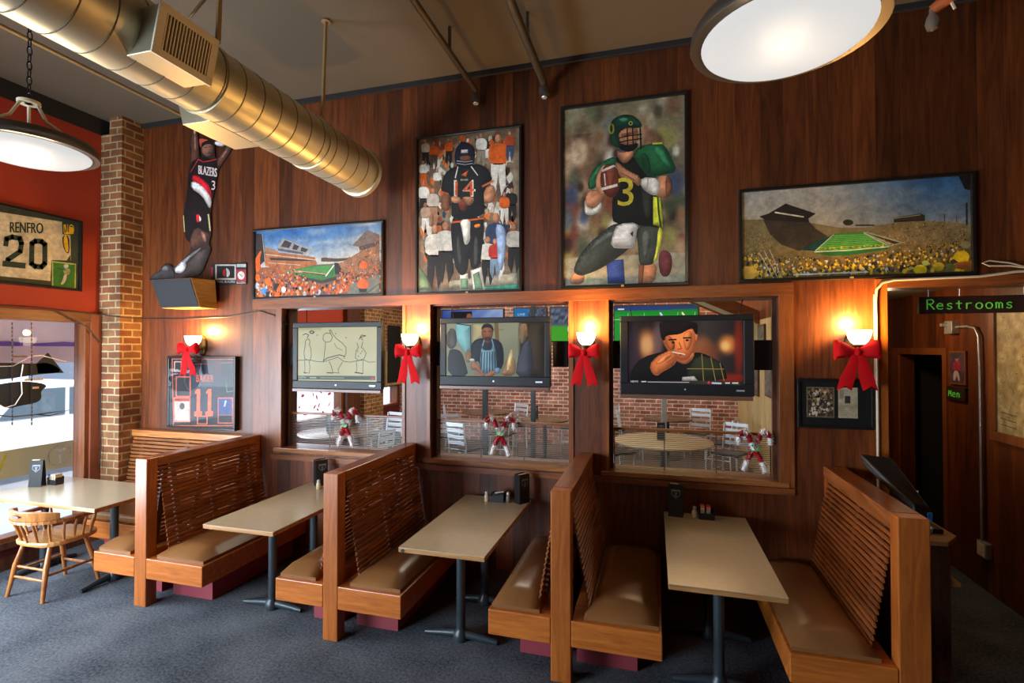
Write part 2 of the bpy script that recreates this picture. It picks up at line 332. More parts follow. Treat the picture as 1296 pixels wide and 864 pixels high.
class Art:
    """A flat print on a real plane (wall or screen).  P(u,v,lift) places unit-square coordinates, u right, v up."""
    def __init__(s, P, step=.00012): s.P = P; s.mb = MB(); s.k = 0; s.step = step; s.tr = None; s.sh = 0
    def lift(s, same=False):
        if not same: s.k += 1
        return (s.k + (.6 if same else 0)) * s.step
    def pt(s, p, l): 
        if s.tr: p = s.tr(p)
        return s.P(p[0], p[1], l)
    def poly(s, col, pts, sm=0, same=False, sh=None):
        l = s.lift(same)
        if sm: pts = chaikin(pts, sm)
        sh = s.sh if sh is None else sh
        if not sh or same: s.mb.col = lin(col); s.mb.add([s.pt(p, l) for p in pts], [tuple(range(len(pts)))]); return s
        s.mb.col = lin(tuple(v * (1 - sh * .28) for v in col)); s.mb.add([s.pt(p, l) for p in pts], [tuple(range(len(pts)))])
        # soft modelling of the photographed form: cells inside the outline with smoothly varying tone
        xs = [p[0] for p in pts]; ys = [p[1] for p in pts]; x0, x1, y0, y1 = min(xs), max(xs), min(ys), max(ys)
        w_, h_ = x1 - x0, y1 - y0; c = max(min(w_, h_) / 16, max(w_, h_) / 60); n = len(pts)
        if c <= 0: return s
        nx_, ny_ = int(w_ / c) + 1, int(h_ / c) + 1; ed = [(pts[i], pts[(i + 1) % n]) for i in range(n)]
        def info(x, y):
            ins = False; bd = 1e18; bv = (0, 0)
            for (ax, ay), (bx, by) in ed:
                if (ay > y) != (by > y) and x < (bx - ax) * (y - ay) / (by - ay) + ax: ins = not ins
                dx, dy = bx - ax, by - ay; L = dx * dx + dy * dy or 1; t = max(0, min(1, ((x - ax) * dx + (y - ay) * dy) / L)); qx, qy = x - ax - t * dx, y - ay - t * dy; d = qx * qx + qy * qy
                if d < bd: bd = d; bv = (qx, qy)
            return ins, math.sqrt(bd), bv
        G = [[info(x0 + i * c, y0 + j * c) for i in range(nx_ + 1)] for j in range(ny_ + 1)]
        R = max([g[1] for r in G for g in r if g[0]] or [1]); k2 = random.Random(len(pts) + int(abs(x0) * 7)).random() * 50; ysg = -1 if s.tr else 1
        def tone(i, j):
            ins, d, (qx, qy) = G[j][i]; d = min(d, R * .999); u = d / R; q = math.hypot(qx, qy) or 1
            lam = (-qx / q * -.45 + -qy / q * ysg * .75) * (1 - u)
            f = 1 - .30 * sh + sh * (.55 * math.sqrt(u) + .42 * lam) + sh * .34 * nz((x0 + i * c) / (R * 1.6) + k2, (y0 + j * c) / (R * 2.6), k2)
            return lin(tuple(max(2, min(255, v * f)) for v in col))
        l += s.step * .4; idx = {}; vs = []; cs = []; fs = []
        for j in range(ny_):
            for i in range(nx_):
                q = [(i, j), (i + 1, j), (i + 1, j + 1), (i, j + 1)]
                if all(G[b_][a_][0] for a_, b_ in q):
                    for a_, b_ in q:
                        if (a_, b_) not in idx: idx[(a_, b_)] = len(vs); vs.append(s.pt((x0 + a_ * c, y0 + b_ * c), l)); cs.append(tone(a_, b_))
                    fs.append(tuple(idx[p] for p in q))
        if fs: s.mb.add(vs, fs, cs)
        return s
    def line(s, col, pts, w_, same=True, closed=False):
        """ribbon; w_ in the same units as pts"""
        if closed: pts = list(pts) + [pts[0]]
        l = s.lift(same); s.mb.col = lin(col)
        for a, b in zip(pts[:-1], pts[1:]):
            dx, dy = b[0] - a[0], b[1] - a[1]; q = math.hypot(dx, dy) or 1; nx, ny = -dy / q * w_ / 2, dx / q * w_ / 2
            ex, ey = dx / q * w_ * .3, dy / q * w_ * .3
            s.mb.add([s.pt(p, l) for p in ((a[0] + nx - ex, a[1] + ny - ey), (a[0] - nx - ex, a[1] - ny - ey), (b[0] - nx + ex, b[1] - ny + ey), (b[0] + nx + ex, b[1] + ny + ey))], [(0, 1, 2, 3)])
        return s
    def ell(s, col, c, rx, ry, rot=0, n=20, same=False):
        cr, sr = math.cos(rot), math.sin(rot)
        return s.poly(col, [(c[0] + rx * math.cos(t) * cr - ry * math.sin(t) * sr, c[1] + rx * math.cos(t) * sr + ry * math.sin(t) * cr) for t in [2 * PI * i / n for i in range(n)]], same=same)
    def text(s, col, body, x0, y0, x1, y1, slant=0, same=False, bold=0):
        vs, fs = text_mesh(body); l = s.lift(same); s.mb.col = lin(col)
        if bold: s.mb.add([s.pt((x0 + bold + u * (x1 - x0), y0 + v * (y1 - y0) + slant * u), l - s.step * .4) for u, v in vs], fs)
        s.mb.add([s.pt((x0 + u * (x1 - x0), y0 + v * (y1 - y0) + slant * u), l) for u, v in vs], fs); return s
    def grid(s, fn, nx, ny, x0=0, y0=0, x1=1, y1=1):
        l = s.lift(); vs = []; cs = []
        for j in range(ny + 1):
            for i in range(nx + 1):
                u, v = i / nx, j / ny; p = (x0 + (x1 - x0) * u, y0 + (y1 - y0) * v); vs.append(s.pt(p, l)); cs.append(lin(fn(u, v)))
        s.mb.add(vs, [(j * (nx + 1) + i, j * (nx + 1) + i + 1, (j + 1) * (nx + 1) + i + 1, (j + 1) * (nx + 1) + i) for j in range(ny) for i in range(nx)], cs); return s
    def speck(s, n, cols, fn, size, rng, asp=1.4, inside=None):
        """n small blobs at fn(rng)->(x,y); size(x,y)->radius"""
        base = s.k
        for i in range(n):
            x, y = fn(rng)
            if inside and not inside(x, y): continue
            r = size(x, y) * rng.uniform(.5, 1.3); s.k = base + 1 + (i % 8)
            a = rng.uniform(0, 6.28); m_ = rng.choice((4, 5, 6))
            s.mb.col = lin(rng.choice(cols))
            s.mb.add([s.pt((x + r * math.cos(a + 6.283 * k / m_) * rng.uniform(.7, 1.1), y + r * asp * math.sin(a + 6.283 * k / m_) * rng.uniform(.7, 1.1)), s.k * s.step) for k in range(m_)], [tuple(range(m_))])
        s.k = base + 9; return s
def wall_plane(y):            # plane facing -y; coordinates given as world (x, z)
    return lambda x, z, l: (x, y - l, z)
def blob(c, u, v, x, y, r, col, k=1.0, ry=None):
    ry = ry or r; q = ((u - x) / r) ** 2 + ((v - y) / ry) ** 2
    return mixc(c, col, k * math.exp(-q * q)) if q < 3 else c
def mixc(a, b, t): t = max(0, min(1, t)); return tuple(a[i] + (b[i] - a[i]) * t for i in range(3))
def nz(x, y, z=0): return noise.noise(Vector((x, y, z)))
# ---------------------------------------------------------------- the room shell
WY, WB = 4.30, 4.55            # front and rear faces of the wall with the three openings
LX, RX, CZ = -5.80, 2.71, 4.56
FAR = 10.8
OPEN = [(-3.66, -2.26, 1.04, 2.47), (-2.01, -.675, 1.03, 2.46), (-.375, .945, 1.02, 2.46)]
struct('floor', MB().box(-6.0, 5.0, -4.0, WB, -.12, 0).box(1.66, 2.9, WB, 7.4, -.12, 0), 'carpet')
struct('floor_dining', MB().box(-6.0, 1.66, WB, FAR + .1, -.12, 0), 'floor_dining')
struct('ceiling', MB().box(-6.0, 5.0, -4.1, FAR + .1, CZ, CZ + .15), 'ceil')
b = MB()   # back wall: piers, strip below and above the openings
xs = [-6.0, OPEN[0][0], OPEN[0][1], OPEN[1][0], OPEN[1][1], OPEN[2][0], OPEN[2][1], 1.64]
for i in (0, 2, 4, 6): b.box(xs[i], xs[i + 1], WY, WB, 0, CZ)
for (x0, x1, z0, z1) in OPEN: b.box(x0, x1, WY, WB, 0, z0); b.box(x0, x1, WY, WB, z1, CZ)
b.box(1.64, 2.95, WY, WB, 2.50, CZ); b.box(2.95, 5.0, WY, WB, 0, CZ); b.box(2.71, 2.95, WY, WB, 0, 2.5)
struct('wall_back', b, 'panel')
b = MB()   # left wall: window bays, red plaster above
struct('wall_left', MB().box(-6.0, LX, -4, FAR, 2.42, 4.38), 'redwall')
b = MB().box(-6.0, LX + .001, -4, FAR, 4.38, CZ); struct('trim_1', b, 'ceil_dark')
b = MB().box(-6.0, LX, -4, WB, 0, .25).box(-6.0, LX, WB, FAR, 0, .75); b.box(-6, LX, 3.95, WB, .25, 2.42); b.box(-6, LX, 1.2, 1.5, .25, 2.42); b.box(-6, LX, -4, -3.4, .25, 2.42)
b.box(-6, LX, WB, 5.6, .75, 2.42); b.box(-6, LX, 8.53, 9.9, .75, 2.42); b.box(-6, LX, 10.7, FAR, .75, 2.42); b.box(-6, LX, 9.9, 10.7, 1.2, 2.42)
struct('wall_left_lower', b, 'red_base')
struct('trim_2', MB().box(-6.0, LX + .03, -4, 4.06, 2.33, 2.43).box(-6.0, LX + .03, WB, FAR, 2.33, 2.43), wood('header', (.10, .03, .010), (.26, .085, .026), 'y', .4))
struct('wall_front', MB().box(-6, -5.2, -4.1, -4, 0, CZ).box(-1.2, 5, -4.1, -4, 0, CZ).box(-5.2, -1.2, -4.1, -4, 0, CZ), 'panel')
struct('wall_right', MB().box(5.0, 5.1, -4.1, WB, 0, CZ), 'panel')
struct('wall_corridor', MB().box(RX, 2.85, WB, 5.83, 0, 2.75).box(RX, 2.85, 6.74, 7.4, 0, 2.75).box(RX, 2.85, 5.83, 6.74, 1.99, 2.75), 'panel')
struct('wall_corridor_end', MB().box(1.6, 2.85, 7.3, 7.4, 0, 2.75), 'panel')
struct('ceiling_corridor', MB().box(1.6, 2.95, WB, 7.4, 2.63, 2.75), 'ceil')
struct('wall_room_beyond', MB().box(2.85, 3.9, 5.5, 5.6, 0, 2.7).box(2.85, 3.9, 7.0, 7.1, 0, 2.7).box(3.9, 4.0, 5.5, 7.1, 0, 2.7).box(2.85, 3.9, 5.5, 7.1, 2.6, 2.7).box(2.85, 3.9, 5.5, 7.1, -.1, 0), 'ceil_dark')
b = MB().box(RX - .02, RX, 5.76, 5.83, 0, 2.06).box(RX - .02, RX, 6.74, 6.9, 0, 2.06).box(RX - .02, RX, 5.83, 6.74, 1.99, 2.06)
struct('trim_3', b, 'case_z')
# pale partition between dining room and corridor: pale boards below, dark boards above
struct('wall_divider', MB().box(1.60, 1.66, WB, FAR, 0, 2.50), 'palewood')
struct('wall_divider_upper', MB().box(1.60, 1.66, WB, FAR, 2.50, CZ), 'panel')
struct('wall_far', MB().box(-6.0, 1.66, FAR, FAR + .12, 0, CZ), 'brick_far')
# brick pier in the corner and the piers of the dining room
struct('wall_pier', MB().box(LX, -5.50, 4.06, WY, 0, 4.38).box(-5.68, -5.5, 4.06, WY, 4.38, CZ), 'brick_col')
struct('wall_pier_dining', MB().box(LX, -5.62, 9.0, 9.75, 0, CZ).box(LX, -5.74, 9.752, FAR, 2.0, CZ), 'brick_col')
struct('trim_4', MB().box(LX, -5.70, 8.53, 8.98, 0, CZ), 'jamb')
# ceiling edge strips
struct('trim_5', MB().box(-5.5, 5.0, WY - .035, WY - .002, CZ - .045, CZ - .002), 'ceil_dark')
# casings around the openings
b = MB(); yy = WY - .022
b.box(-3.98, 1.03, yy, WY, 2.46, 2.555)
struct('trim_6', b, 'case_x')
b = MB().box(-2.275, -2.245, yy + .008, WY, 1.0, 2.46).box(-2.02, -1.99, yy + .008, WY, 1.0, 2.46).box(-.70, -.66, yy + .008, WY, 1.0, 2.46).box(-.39, -.36, yy + .008, WY, 1.0, 2.46).box(.93, 1.03, yy, WY, .995, 2.46)
b.box(-3.70, -3.63, yy + .008, WY, 1.0, 2.46)
struct('trim_7', b, 'case_z')
b = MB()
for (x0, x1, z0, z1) in OPEN:
    b.box(x0 - .05, x1 + .05, WY - .03, WY + .02, z0 - .03, z0 + .012)
struct('trim_8', b, wood('sill_nosing', (.20, .07, .02), (.44, .17, .05), 'x', .25, coat=.4), bevel=.006)
b = MB(); b.box(-3.75, 1.03, yy, WY, .935, .985); struct('trim_9', b, 'case_x')
b = MB()   # linings inside the openings
for (x0, x1, z0, z1) in OPEN:
    b.box(x0, x0 + .012, WY + .02, WB, z0 + .002, z1); b.box(x1 - .012, x1, WY + .02, WB, z0 + .002, z1); b.box(x0 + .012, x1 - .012, WY + .02, WB, z1 - .012, z1 + .001)
    b.box(x0 + .012, x0 + .042, WB - .16, WB - .12, z0 + .01, z1 - .013); b.box(x1 - .042, x1 - .012, WB - .16, WB - .12, z0 + .01, z1 - .013)
struct('trim_10', b, 'jamb')
struct('trim_11', MB().box(-3.65, .94, WY + .02, WB + .02, 1.0, 1.042), 'case_x') if False else None
b = MB()
for (x0, x1, z0, z1) in OPEN: b.box(x0, x1, WY + .02, WB, z0 - .001, z0 + .010)
struct('trim_11', b, 'case_x')
# corridor opening casing
struct('trim_12', MB().box(1.575, 1.645, yy, WY, 0, 2.56), 'oak_z')
struct('trim_13', MB().box(1.645, 2.95, yy, WY, 2.495, 2.565), 'case_x')
struct('trim_14', MB().box(1.64, 1.655, WY, WB, 0, 2.5), 'case_z')
struct('baseboard_left', MB().box(LX, LX + .02, -3.9, 4.05, 0, .12), 'jamb')
struct('baseboard_back', MB().box(-5.49, 1.57, WY - .016, WY, 0, .10), 'jamb')
# windows of the left wall
def window(name, y0, y1, z0, z1, fr=.05, mat='case_z', jamb=0):
    f = MB().box(-5.93, LX + .02, y0, y0 + fr, z0, z1).box(-5.93, LX + .02, y1 - fr, y1, z0, z1).box(-5.93, LX + .02, y0 + fr, y1 - fr, z0, z0 + fr).box(-5.93, LX + .02, y0 + fr, y1 - fr, z1 - fr * .3, z1)
    o = struct(name, f, mat, bevel=.004)
    p = MB().box(-5.872, -5.868, y0 + fr - .01, y1 - fr + .01, z0 + fr - .01, z1 - .01).build('pane', 'glass', o)
    return o
window('window_1', 1.5, 3.96, .25, 2.34)
window('window_2', -3.4, 1.2, .25, 2.34)
w3 = window('window_3', 5.6, 8.53, .75, 2.34, .07)
a = Art(lambda y, z, l: (-5.866, y, z)); rng = random.Random(11)
for k in range(44): p_ = (rng.uniform(6.9, 8.4), rng.uniform(.85, 1.7)); a.ell((226, 90, 120), p_, rng.uniform(.012, .03), rng.uniform(.03, .06), rng.uniform(0, 3), 8)
tag(a.mb.build('window_film', 'print'), 'pink leaf patterned film on the dining room window, under the sketch television', 'window decal')
window('window_4', 9.9, 10.7, .75, 1.2)
struct('trim_15', MB().box(LX, LX + .045, 3.955, 4.055, 0, 2.43).box(LX, LX + .03, 1.2, 1.5, .0, 2.33), plain('red_brown_jamb', (.26, .075, .04), .4))
struct('trim_16', MB().box(LX + .0, LX + .05, 1.5, 3.95, .20, .26), 'jamb')
# sloping boxed soffit in the dining room
s0, s1 = (.15, 3.13), (1.60, 2.46)
b = MB()
b.hexa([(s0[0], 8.7, s0[1]), (s1[0], 8.7, s1[1]), (s1[0], 9.5, s1[1]), (s0[0], 9.5, s0[1]), (s0[0], 8.7, s0[1] + .14), (s1[0], 8.7, s1[1] + .14), (s1[0], 9.5, s1[1] + .14), (s0[0], 9.5, s0[1] + .14)])
struct('trim_17', b, plain('cream_soffit', (.66, .55, .36), .6))
b = MB()
for y in (8.62, 9.5): b.hexa([(s0[0], y, s0[1] - .03), (s1[0], y, s1[1] - .03), (s1[0], y + .08, s1[1] - .03), (s0[0], y + .08, s0[1] - .03), (s0[0], y, s0[1] + .18), (s1[0], y, s1[1] + .18), (s1[0], y + .08, s1[1] + .18), (s0[0], y + .08, s0[1] + .18)])
struct('trim_18', b, 'case_x')

# ---------------------------------------------------------------- street outside the window
struct('ground', MB().box(-40, -6.0, -15, 40, -.35, -.15), 'asphalt')
struct('ground_east', MB().box(-6.0, 5.0, -15, -4.1, -.35, -.15), 'asphalt')
bl = thing('brick_building', 'pale brick building across the street seen through the left window', 'building', (-17.4, 14, -.15))
MB().box(-.8, .8, -10, 10, 0, 5).build('wall', 'brick_out', bl)
MB().box(.78, .86, -4.2, -2.6, 1.1, 2.3).build('window', plain('dark_window', (.08, .10, .14), .2), bl)
MB().box(.76, 1.0, -10, 10, 0, .35).build('base_course', plain('grey_base', (.5, .52, .56), .7), bl)
tk = thing('pickup_truck', 'white and pale blue pickup truck driving past the left window', 'truck', (-10.6, 6.4, -.15))
prof = [(-2.4, .45), (-2.4, .95), (-1.2, 1.05), (-.75, 1.62), (.55, 1.62), (.75, 1.05), (2.35, 1.02), (2.4, .45)]
MB().prism([(-.85, y, z) for y, z in prof], (1.7, 0, 0)).build('body', plain('pale_blue_paint', (.72, .80, .88), .25), tk, bevel=.05)
MB().prism([(.855, y, z) for y, z in [(-1.05, 1.08), (-.68, 1.54), (-.12, 1.54), (-.12, 1.08)]], (.01, 0, 0)).prism([(.855, y, z) for y, z in [(-.05, 1.08), (-.05, 1.54), (.5, 1.54), (.62, 1.08)]], (.01, 0, 0)).build('side_window', plain('car_glass', (.10, .16, .20), .1), tk)
for y in (-1.5, 1.5):
    MB().lathe([(.36, -.12), (.36, .12)], (.80, y, .36), 24, 'x').build('wheel', 'black', tk, smooth=True)
    MB().lathe([(.2, 0), (.2, .02)], (.925, y, .36), 16, 'x').build('hub', 'steel', tk, smooth=True)
MB().box(.80, .88, 2.1, 2.42, .72, .84).build('tail_light', plain('red_lens', (.7, .03, .03), .3), tk)
aw = thing('fabric_awning', 'dusky pink fabric awning with a purple edge outside the left window', 'awning', (-7.0, 3.6, 0))
b = MB(); n = 16
for i in range(n):
    y0, y1 = -3.2 + 4.55 * i / n, -3.2 + 4.55 * (i + 1) / n; d0, d1 = .03 * (i % 2), .03 * ((i + 1) % 2)
    b.add([(.0 + d0, y0, 1.88), (.0 + d1, y1, 1.88), (.12 + d1, y1, 2.10), (.12 + d0, y0, 2.10)], [(0, 1, 2, 3)])
    b.add([(.12 + d0, y0, 2.10), (.12 + d1, y1, 2.10), (.95, y1, 2.75), (.95, y0, 2.75)], [(0, 1, 2, 3)])
b.build('canopy', plain('pink_canvas', (.88, .62, .58), .8), aw)
MB().box(.135, .165, -3.2, 1.35, 2.08, 2.15).build('edge_band', plain('purple_band', (.22, .14, .60), .6), aw)
for yy_ in (1.3, -3.1): MB().bar((.16, yy_, -.15), (.16, yy_, 2.1), .04, .04).build('post', 'steel', aw)
ban = thing('fabric_banner', 'olive banner with a round axe crest and yellow letters on the patio rail outside', 'banner', (-6.62, 3.9, 0))
MB().box(-.02, 0, -2.2, 1.5, .67, .97).build('cloth', plain('olive_cloth', (.66, .62, .32), .7), ban)
a = Art(lambda y, z, l: (l + .001, y, z))
cy, cz = .32, .82
a.line((200, 200, 170), [(cy + .115 * math.cos(t), cz + .115 * math.sin(t)) for t in [2 * PI * i / 24 for i in range(24)]], .012, closed=True)
a.poly((225, 225, 200), [(cy - .06, cz + .04), (cy + .06, cz + .04), (cy + .06, cz + .075), (cy - .06, cz + .075)]); a.poly((225, 225, 200), [(cy - .014, cz - .09), (cy + .014, cz - .09), (cy + .014, cz + .04), (cy - .014, cz + .04)])
a.text((200, 195, 40), 'T', -.62, .70, -.50, .90); a.text((200, 195, 40), 'V', -.31, .74, -.17, .93)
a.mb.build('lettering', 'print', ban)
for y in (-2.0, -.6, .75, 1.45): MB().bar((-.04, y, -.15), (-.04, y, 1.02), .035, .035).build('post', 'galv', ban)
# ---------------------------------------------------------------- booths
BH = 1.17
def booth(label, cx, wl, wr, w_=.115, y0=3.09, y1=4.295, pw=None):
    t = thing('booth_bench', label, 'booth', (cx, y0, 0), group=None)
    h = w_ / 2; L = y1 - y0
    MB().box(-h, h, 0, .095, 0, BH).build('end_post', 'oak_z', t, bevel=.006)
    MB().box(-h, h, .096, L, BH - .075, BH).build('top_rail', 'oak_y', t, bevel=.006)
    MB().box(-h * .9, h * .9, L - .05, L, 0, BH - .076).build('wall_post', 'oak_z', t)
    for sg, ext in ((-1, wl), (1, wr)):
        if not ext: continue
        xo = lambda z: sg * (.048 + (1.09 - z) / .69 * .118)
        b = MB(); n = 19
        for i in range(n):
            z = 1.085 - i * .0355
            b.bar((xo(z), .112, z - .011), (xo(z), L - .02, z - .011), .011, .0255, up=(sg * .17, 0, .98))
        b.build('slatted_back', 'slat_y', t)
        for y in (.24, .60, L - .14):
            MB().bar((xo(1.09) - sg * .018, y, 1.09), (xo(.38) - sg * .018, y, .38), .022, .05, up=(0, 1, 0)).build('back_stile', 'jamb', t)
        e0 = h + .001; e1 = ext
        x0, x1 = (sg * e0, sg * e1) if sg > 0 else (sg * e1, sg * e0)
        MB().box(x0, x1, .0, L, .225, .385).build('seat_box', 'oak_x', t, bevel=.006)
        if sg > 0: px0, px1 = h + .001, e1 - .15
        else: px0, px1 = -(e1 - .15), -h - .001
        MB().box(px0, px1, .24, L, 0, .224).build('plinth', 'plinth', t)
        c0, c1 = (.14, e1 - .02)
        x0, x1 = (c0, c1) if sg > 0 else (-c1, -c0)
        b = MB(); nx, ny = 8, 14; z0, zt = .386, .462; ya, yb = .03, L - .03
        vs = []; fs = []
        def hgt(u, v):
            e = min(min(u, 1 - u) * 4.5, min(v, 1 - v) * 9, 1); e = math.sin(e * PI / 2)
            return zt * 1 - .052 + .052 * e + .022 * math.sin(PI * u) * min(1, e * 1.1) + .004 * nz(u * 3 + cx, v * 6)
        for j in range(ny + 1):
            for i in range(nx + 1):
                u, v = i / nx, j / ny; vs.append((x0 + (x1 - x0) * u, ya + (yb - ya) * v, hgt(u, v)))
        base = len(vs)
        W = nx + 1
        for j in range(ny):
            for i in range(nx): fs.append((j * W + i, j * W + i + 1, (j + 1) * W + i + 1, (j + 1) * W + i))
        bd = [i for i in range(W)] + [j * W + nx for j in range(1, ny + 1)] + [ny * W + i for i in range(nx - 1, -1, -1)] + [j * W for j in range(ny - 1, 0, -1)]
        for k in bd: vs.append((vs[k][0], vs[k][1], z0))
        for k in range(len(bd)): fs.append((bd[k], base + k, base + (k + 1) % len(bd), bd[(k + 1) % len(bd)]))
        fs.append(tuple(base + k for k in range(len(bd))))
        b.add(vs, fs).build('seat_cushion', 'vinyl', t, smooth=True)
    return t
booth('slatted double booth bench nearest the street window and captain chair', -3.945, .50, .62, .12)
booth('slatted double booth bench, second from the left, under the pillar with a red bow', -2.195, .46, .55, .118)
booth('slatted double booth bench left of the table nearest the camera', -.556, .47, .60, .126)
booth('slatted single booth bench at the far right beside the host stand', 1.297, .585, 0, .145)

# bench along the back wall behind the window table
t = thing('wall_bench', 'slatted wooden bench with brown seat along the back wall by the brick pier', 'bench', (-4.76, 4.29, 0))
MB().box(-.73, .745, -.10, .0, 1.10, 1.17).build('top_rail', wood('bench_rail', (.34, .11, .025), (.62, .24, .06), 'x', .3, coat=.3), t, bevel=.006)
b = MB()
for i in range(17):
    z = 1.085 - i * .0375; y = -.075 - (1.085 - z) * .17
    b.bar((-.73, y, z - .011), (.742, y, z - .011), .011, .027, up=(0, -.17, .98))
b.build('slatted_back', 'slat_x', t)
for x in (-.6, 0, .6): MB().bar((x, -.05, 1.09), (x, -.165, .40), .05, .022, up=(0, 1, 0)).build('back_stile', 'jamb', t)
MB().box(-.60, .745, -.66, 0, .225, .385).build('seat_box', 'oak_x', t, bevel=.006)
MB().box(-.55, .74, -.50, 0, 0, .224).build('plinth', 'plinth', t)
MB().box(-.58, .73, -.64, -.18, .386, .465).build('seat_cushion', 'vinyl', t, smooth=True, bevel=.025, seg=4)

# ---------------------------------------------------------------- booth tables
def table(label, x0, x1, y0, y1, axis='y', z=.75, mat='lam', group=None):
    cx, cy = (x0 + x1) / 2, (y0 + y1) / 2
    t = thing('restaurant_table', label, 'table', (cx, cy, 0))
    hx, hy = (x1 - x0) / 2, (y1 - y0) / 2
    MB().box(-hx, hx, -hy, hy, z - .032, z - .003).build('table_edge', 'tedge', t, bevel=.003)
    MB().box(-hx + .001, hx - .001, -hy + .001, hy - .001, z - .003, z).build('table_top', mat, t)
    for sg in (-1, 1):
        px, py = (0, sg * (hy - .36)) if axis == 'y' else (sg * (hx - .26), 0)
        MB().lathe([(.032, .05), (.032, z - .05)], (px, py, 0), 20).build('column', 'castiron', t, smooth=True)
        MB().box(px - .14, px + .14, py - .14, py + .14, z - .046, z - .033).build('top_plate', 'castiron', t)
        a = .27
        d = (1, 0) if axis == 'y' else (0, 1)
        b = MB().lathe([(.05, .0), (.055, .02), (.05, .055), (.034, .075), (.034, .09)], (px, py, 0), 20)
        for s2 in (-1, 1):
            b.tube([(px, py, .045), (px + d[0] * s2 * a * .5, py + d[1] * s2 * a * .5, .034), (px + d[0] * s2 * a, py + d[1] * s2 * a, .018)], [.030, .026, .018], 10)
        b.build('base', 'castiron', t, smooth=True)
    return t
table('long grey laminate booth table, leftmost of the three booth tables', -3.225, -2.60, 3.00, 4.22)
table('long grey laminate table in the middle booth, dark screw cap on its edge', -1.615, -1.02, 3.00, 4.24)
tt = table('long grey laminate booth table nearest the camera, in the rightmost booth', .075, .675, 2.94, 4.23)
table('pale table standing against the street window behind the captain chair', -5.765, -4.37, 3.04, 3.74, 'x')
# ---------------------------------------------------------------- captain chair
t = thing('captain_chair', 'round-backed wooden captain chair tucked under the window table', 'chair', (-4.95, 3.13, 0))
# seat: rounded slab
def rounded(hx, hy, n=28, p=3.2):
    o = []
    for i in range(n):
        a = 2 * PI * i / n; c, s_ = math.cos(a), math.sin(a)
        o.append((hx * abs(c) ** (2 / p) * (1 if c > 0 else -1), hy * abs(s_) ** (2 / p) * (1 if s_ > 0 else -1)))
    return o
MB().prism([(x, y + .02, .425) for x, y in rounded(.245, .225)], (0, 0, .038)).build('seat', 'seatwood', t, bevel=.012, seg=3)
for sx in (-1, 1):
    for sy in (-1, 1):
        MB().tube([(sx * .15, sy * .13, .43), (sx * .178, sy * .175, .25), (sx * .205, sy * .215, 0)], [.015, .021, .014], 12).build('leg', 'chairwood', t, smooth=True)
for sy in (-1, 1):
    MB().tube([(-.185, sy * .185, .16), (0, sy * .185, .16), (.185, sy * .185, .16)], [.009, .013, .009], 10).build('stretcher', 'chairwood', t, smooth=True)
MB().tube([(-.175, -.17, .24), (.175, -.17, .24)], .010, 10).build('stretcher', 'chairwood', t, smooth=True)
for sx in (-1, 1):
    MB().tube([(sx * .19, -.18, .20), (sx * .19, 0, .20), (sx * .19, .18, .20)], [.009, .013, .009], 10).build('stretcher', 'chairwood', t, smooth=True)
def arc(tt_): # back bow: semicircle at rear, arms forward
    if abs(tt_) <= 1: a = PI * .5 * tt_; return (.275 * math.sin(a), -.03 - .225 * math.cos(a))
    return ((.275 - .0 * (abs(tt_) - 1)) * (1 if tt_ > 0 else -1), -.03 + (abs(tt_) - 1) * .27)
b = MB(); pts = [arc(-1.75 + 3.5 * i / 36) for i in range(37)]
for i in range(36):
    (xa, ya), (xb, yb) = pts[i], pts[i + 1]
    b.bar((xa, ya, .640), (xb, yb, .640), .042, .024)
b.build('arm_bow', 'chairwood', t)
b = MB(); n = 22; vs = []
for i in range(n + 1):
    q = -1 + 2 * i / n; x, y = arc(q * .72); nx_, ny_ = math.sin(PI * .5 * q * .72), -math.cos(PI * .5 * q * .72); hgt_ = .082 * (1 - .35 * abs(q) ** 3)
    for (o_, z_) in ((-.014, .652), (.014, .652), (.026, .652 + hgt_), (-.002, .652 + hgt_)): vs.append((x + nx_ * o_, y + ny_ * o_, z_))
fs = []
for i in range(n):
    for k in range(4):
        if k in (1, 3) and i in (10, 11): pass
        fs.append((i * 4 + k, i * 4 + (k + 1) % 4, (i + 1) * 4 + (k + 1) % 4, (i + 1) * 4 + k))
fs += [(3, 2, 1, 0), tuple(n * 4 + k for k in range(4))]
b.add(vs, fs).build('crest_rail', 'chairwood', t, smooth=True, bevel=.005)
MB().prism([(x * .045, -.030 - .239 + .0, .695 + y * .012) for x, y in [(math.cos(q), math.sin(q)) for q in [2 * PI * i / 16 for i in range(16)]]], (0, -.022, 0)).build('grip_slot', 'jamb', t)
for i in range(13):
    q = -1.62 + 3.24 * i / 12; x, y = arc(q)
    f_ = .80 if abs(q) <= 1.1 else .83
    end = i in (0, 12)
    MB().tube([(x * f_, y * .82 + .01, .455), (x * (f_ + .1), y * .9, .56), (x, y, .630)], [.008, .0115 if not end else .017, .008], 8).build('spindle', 'chairwood', t, smooth=True)

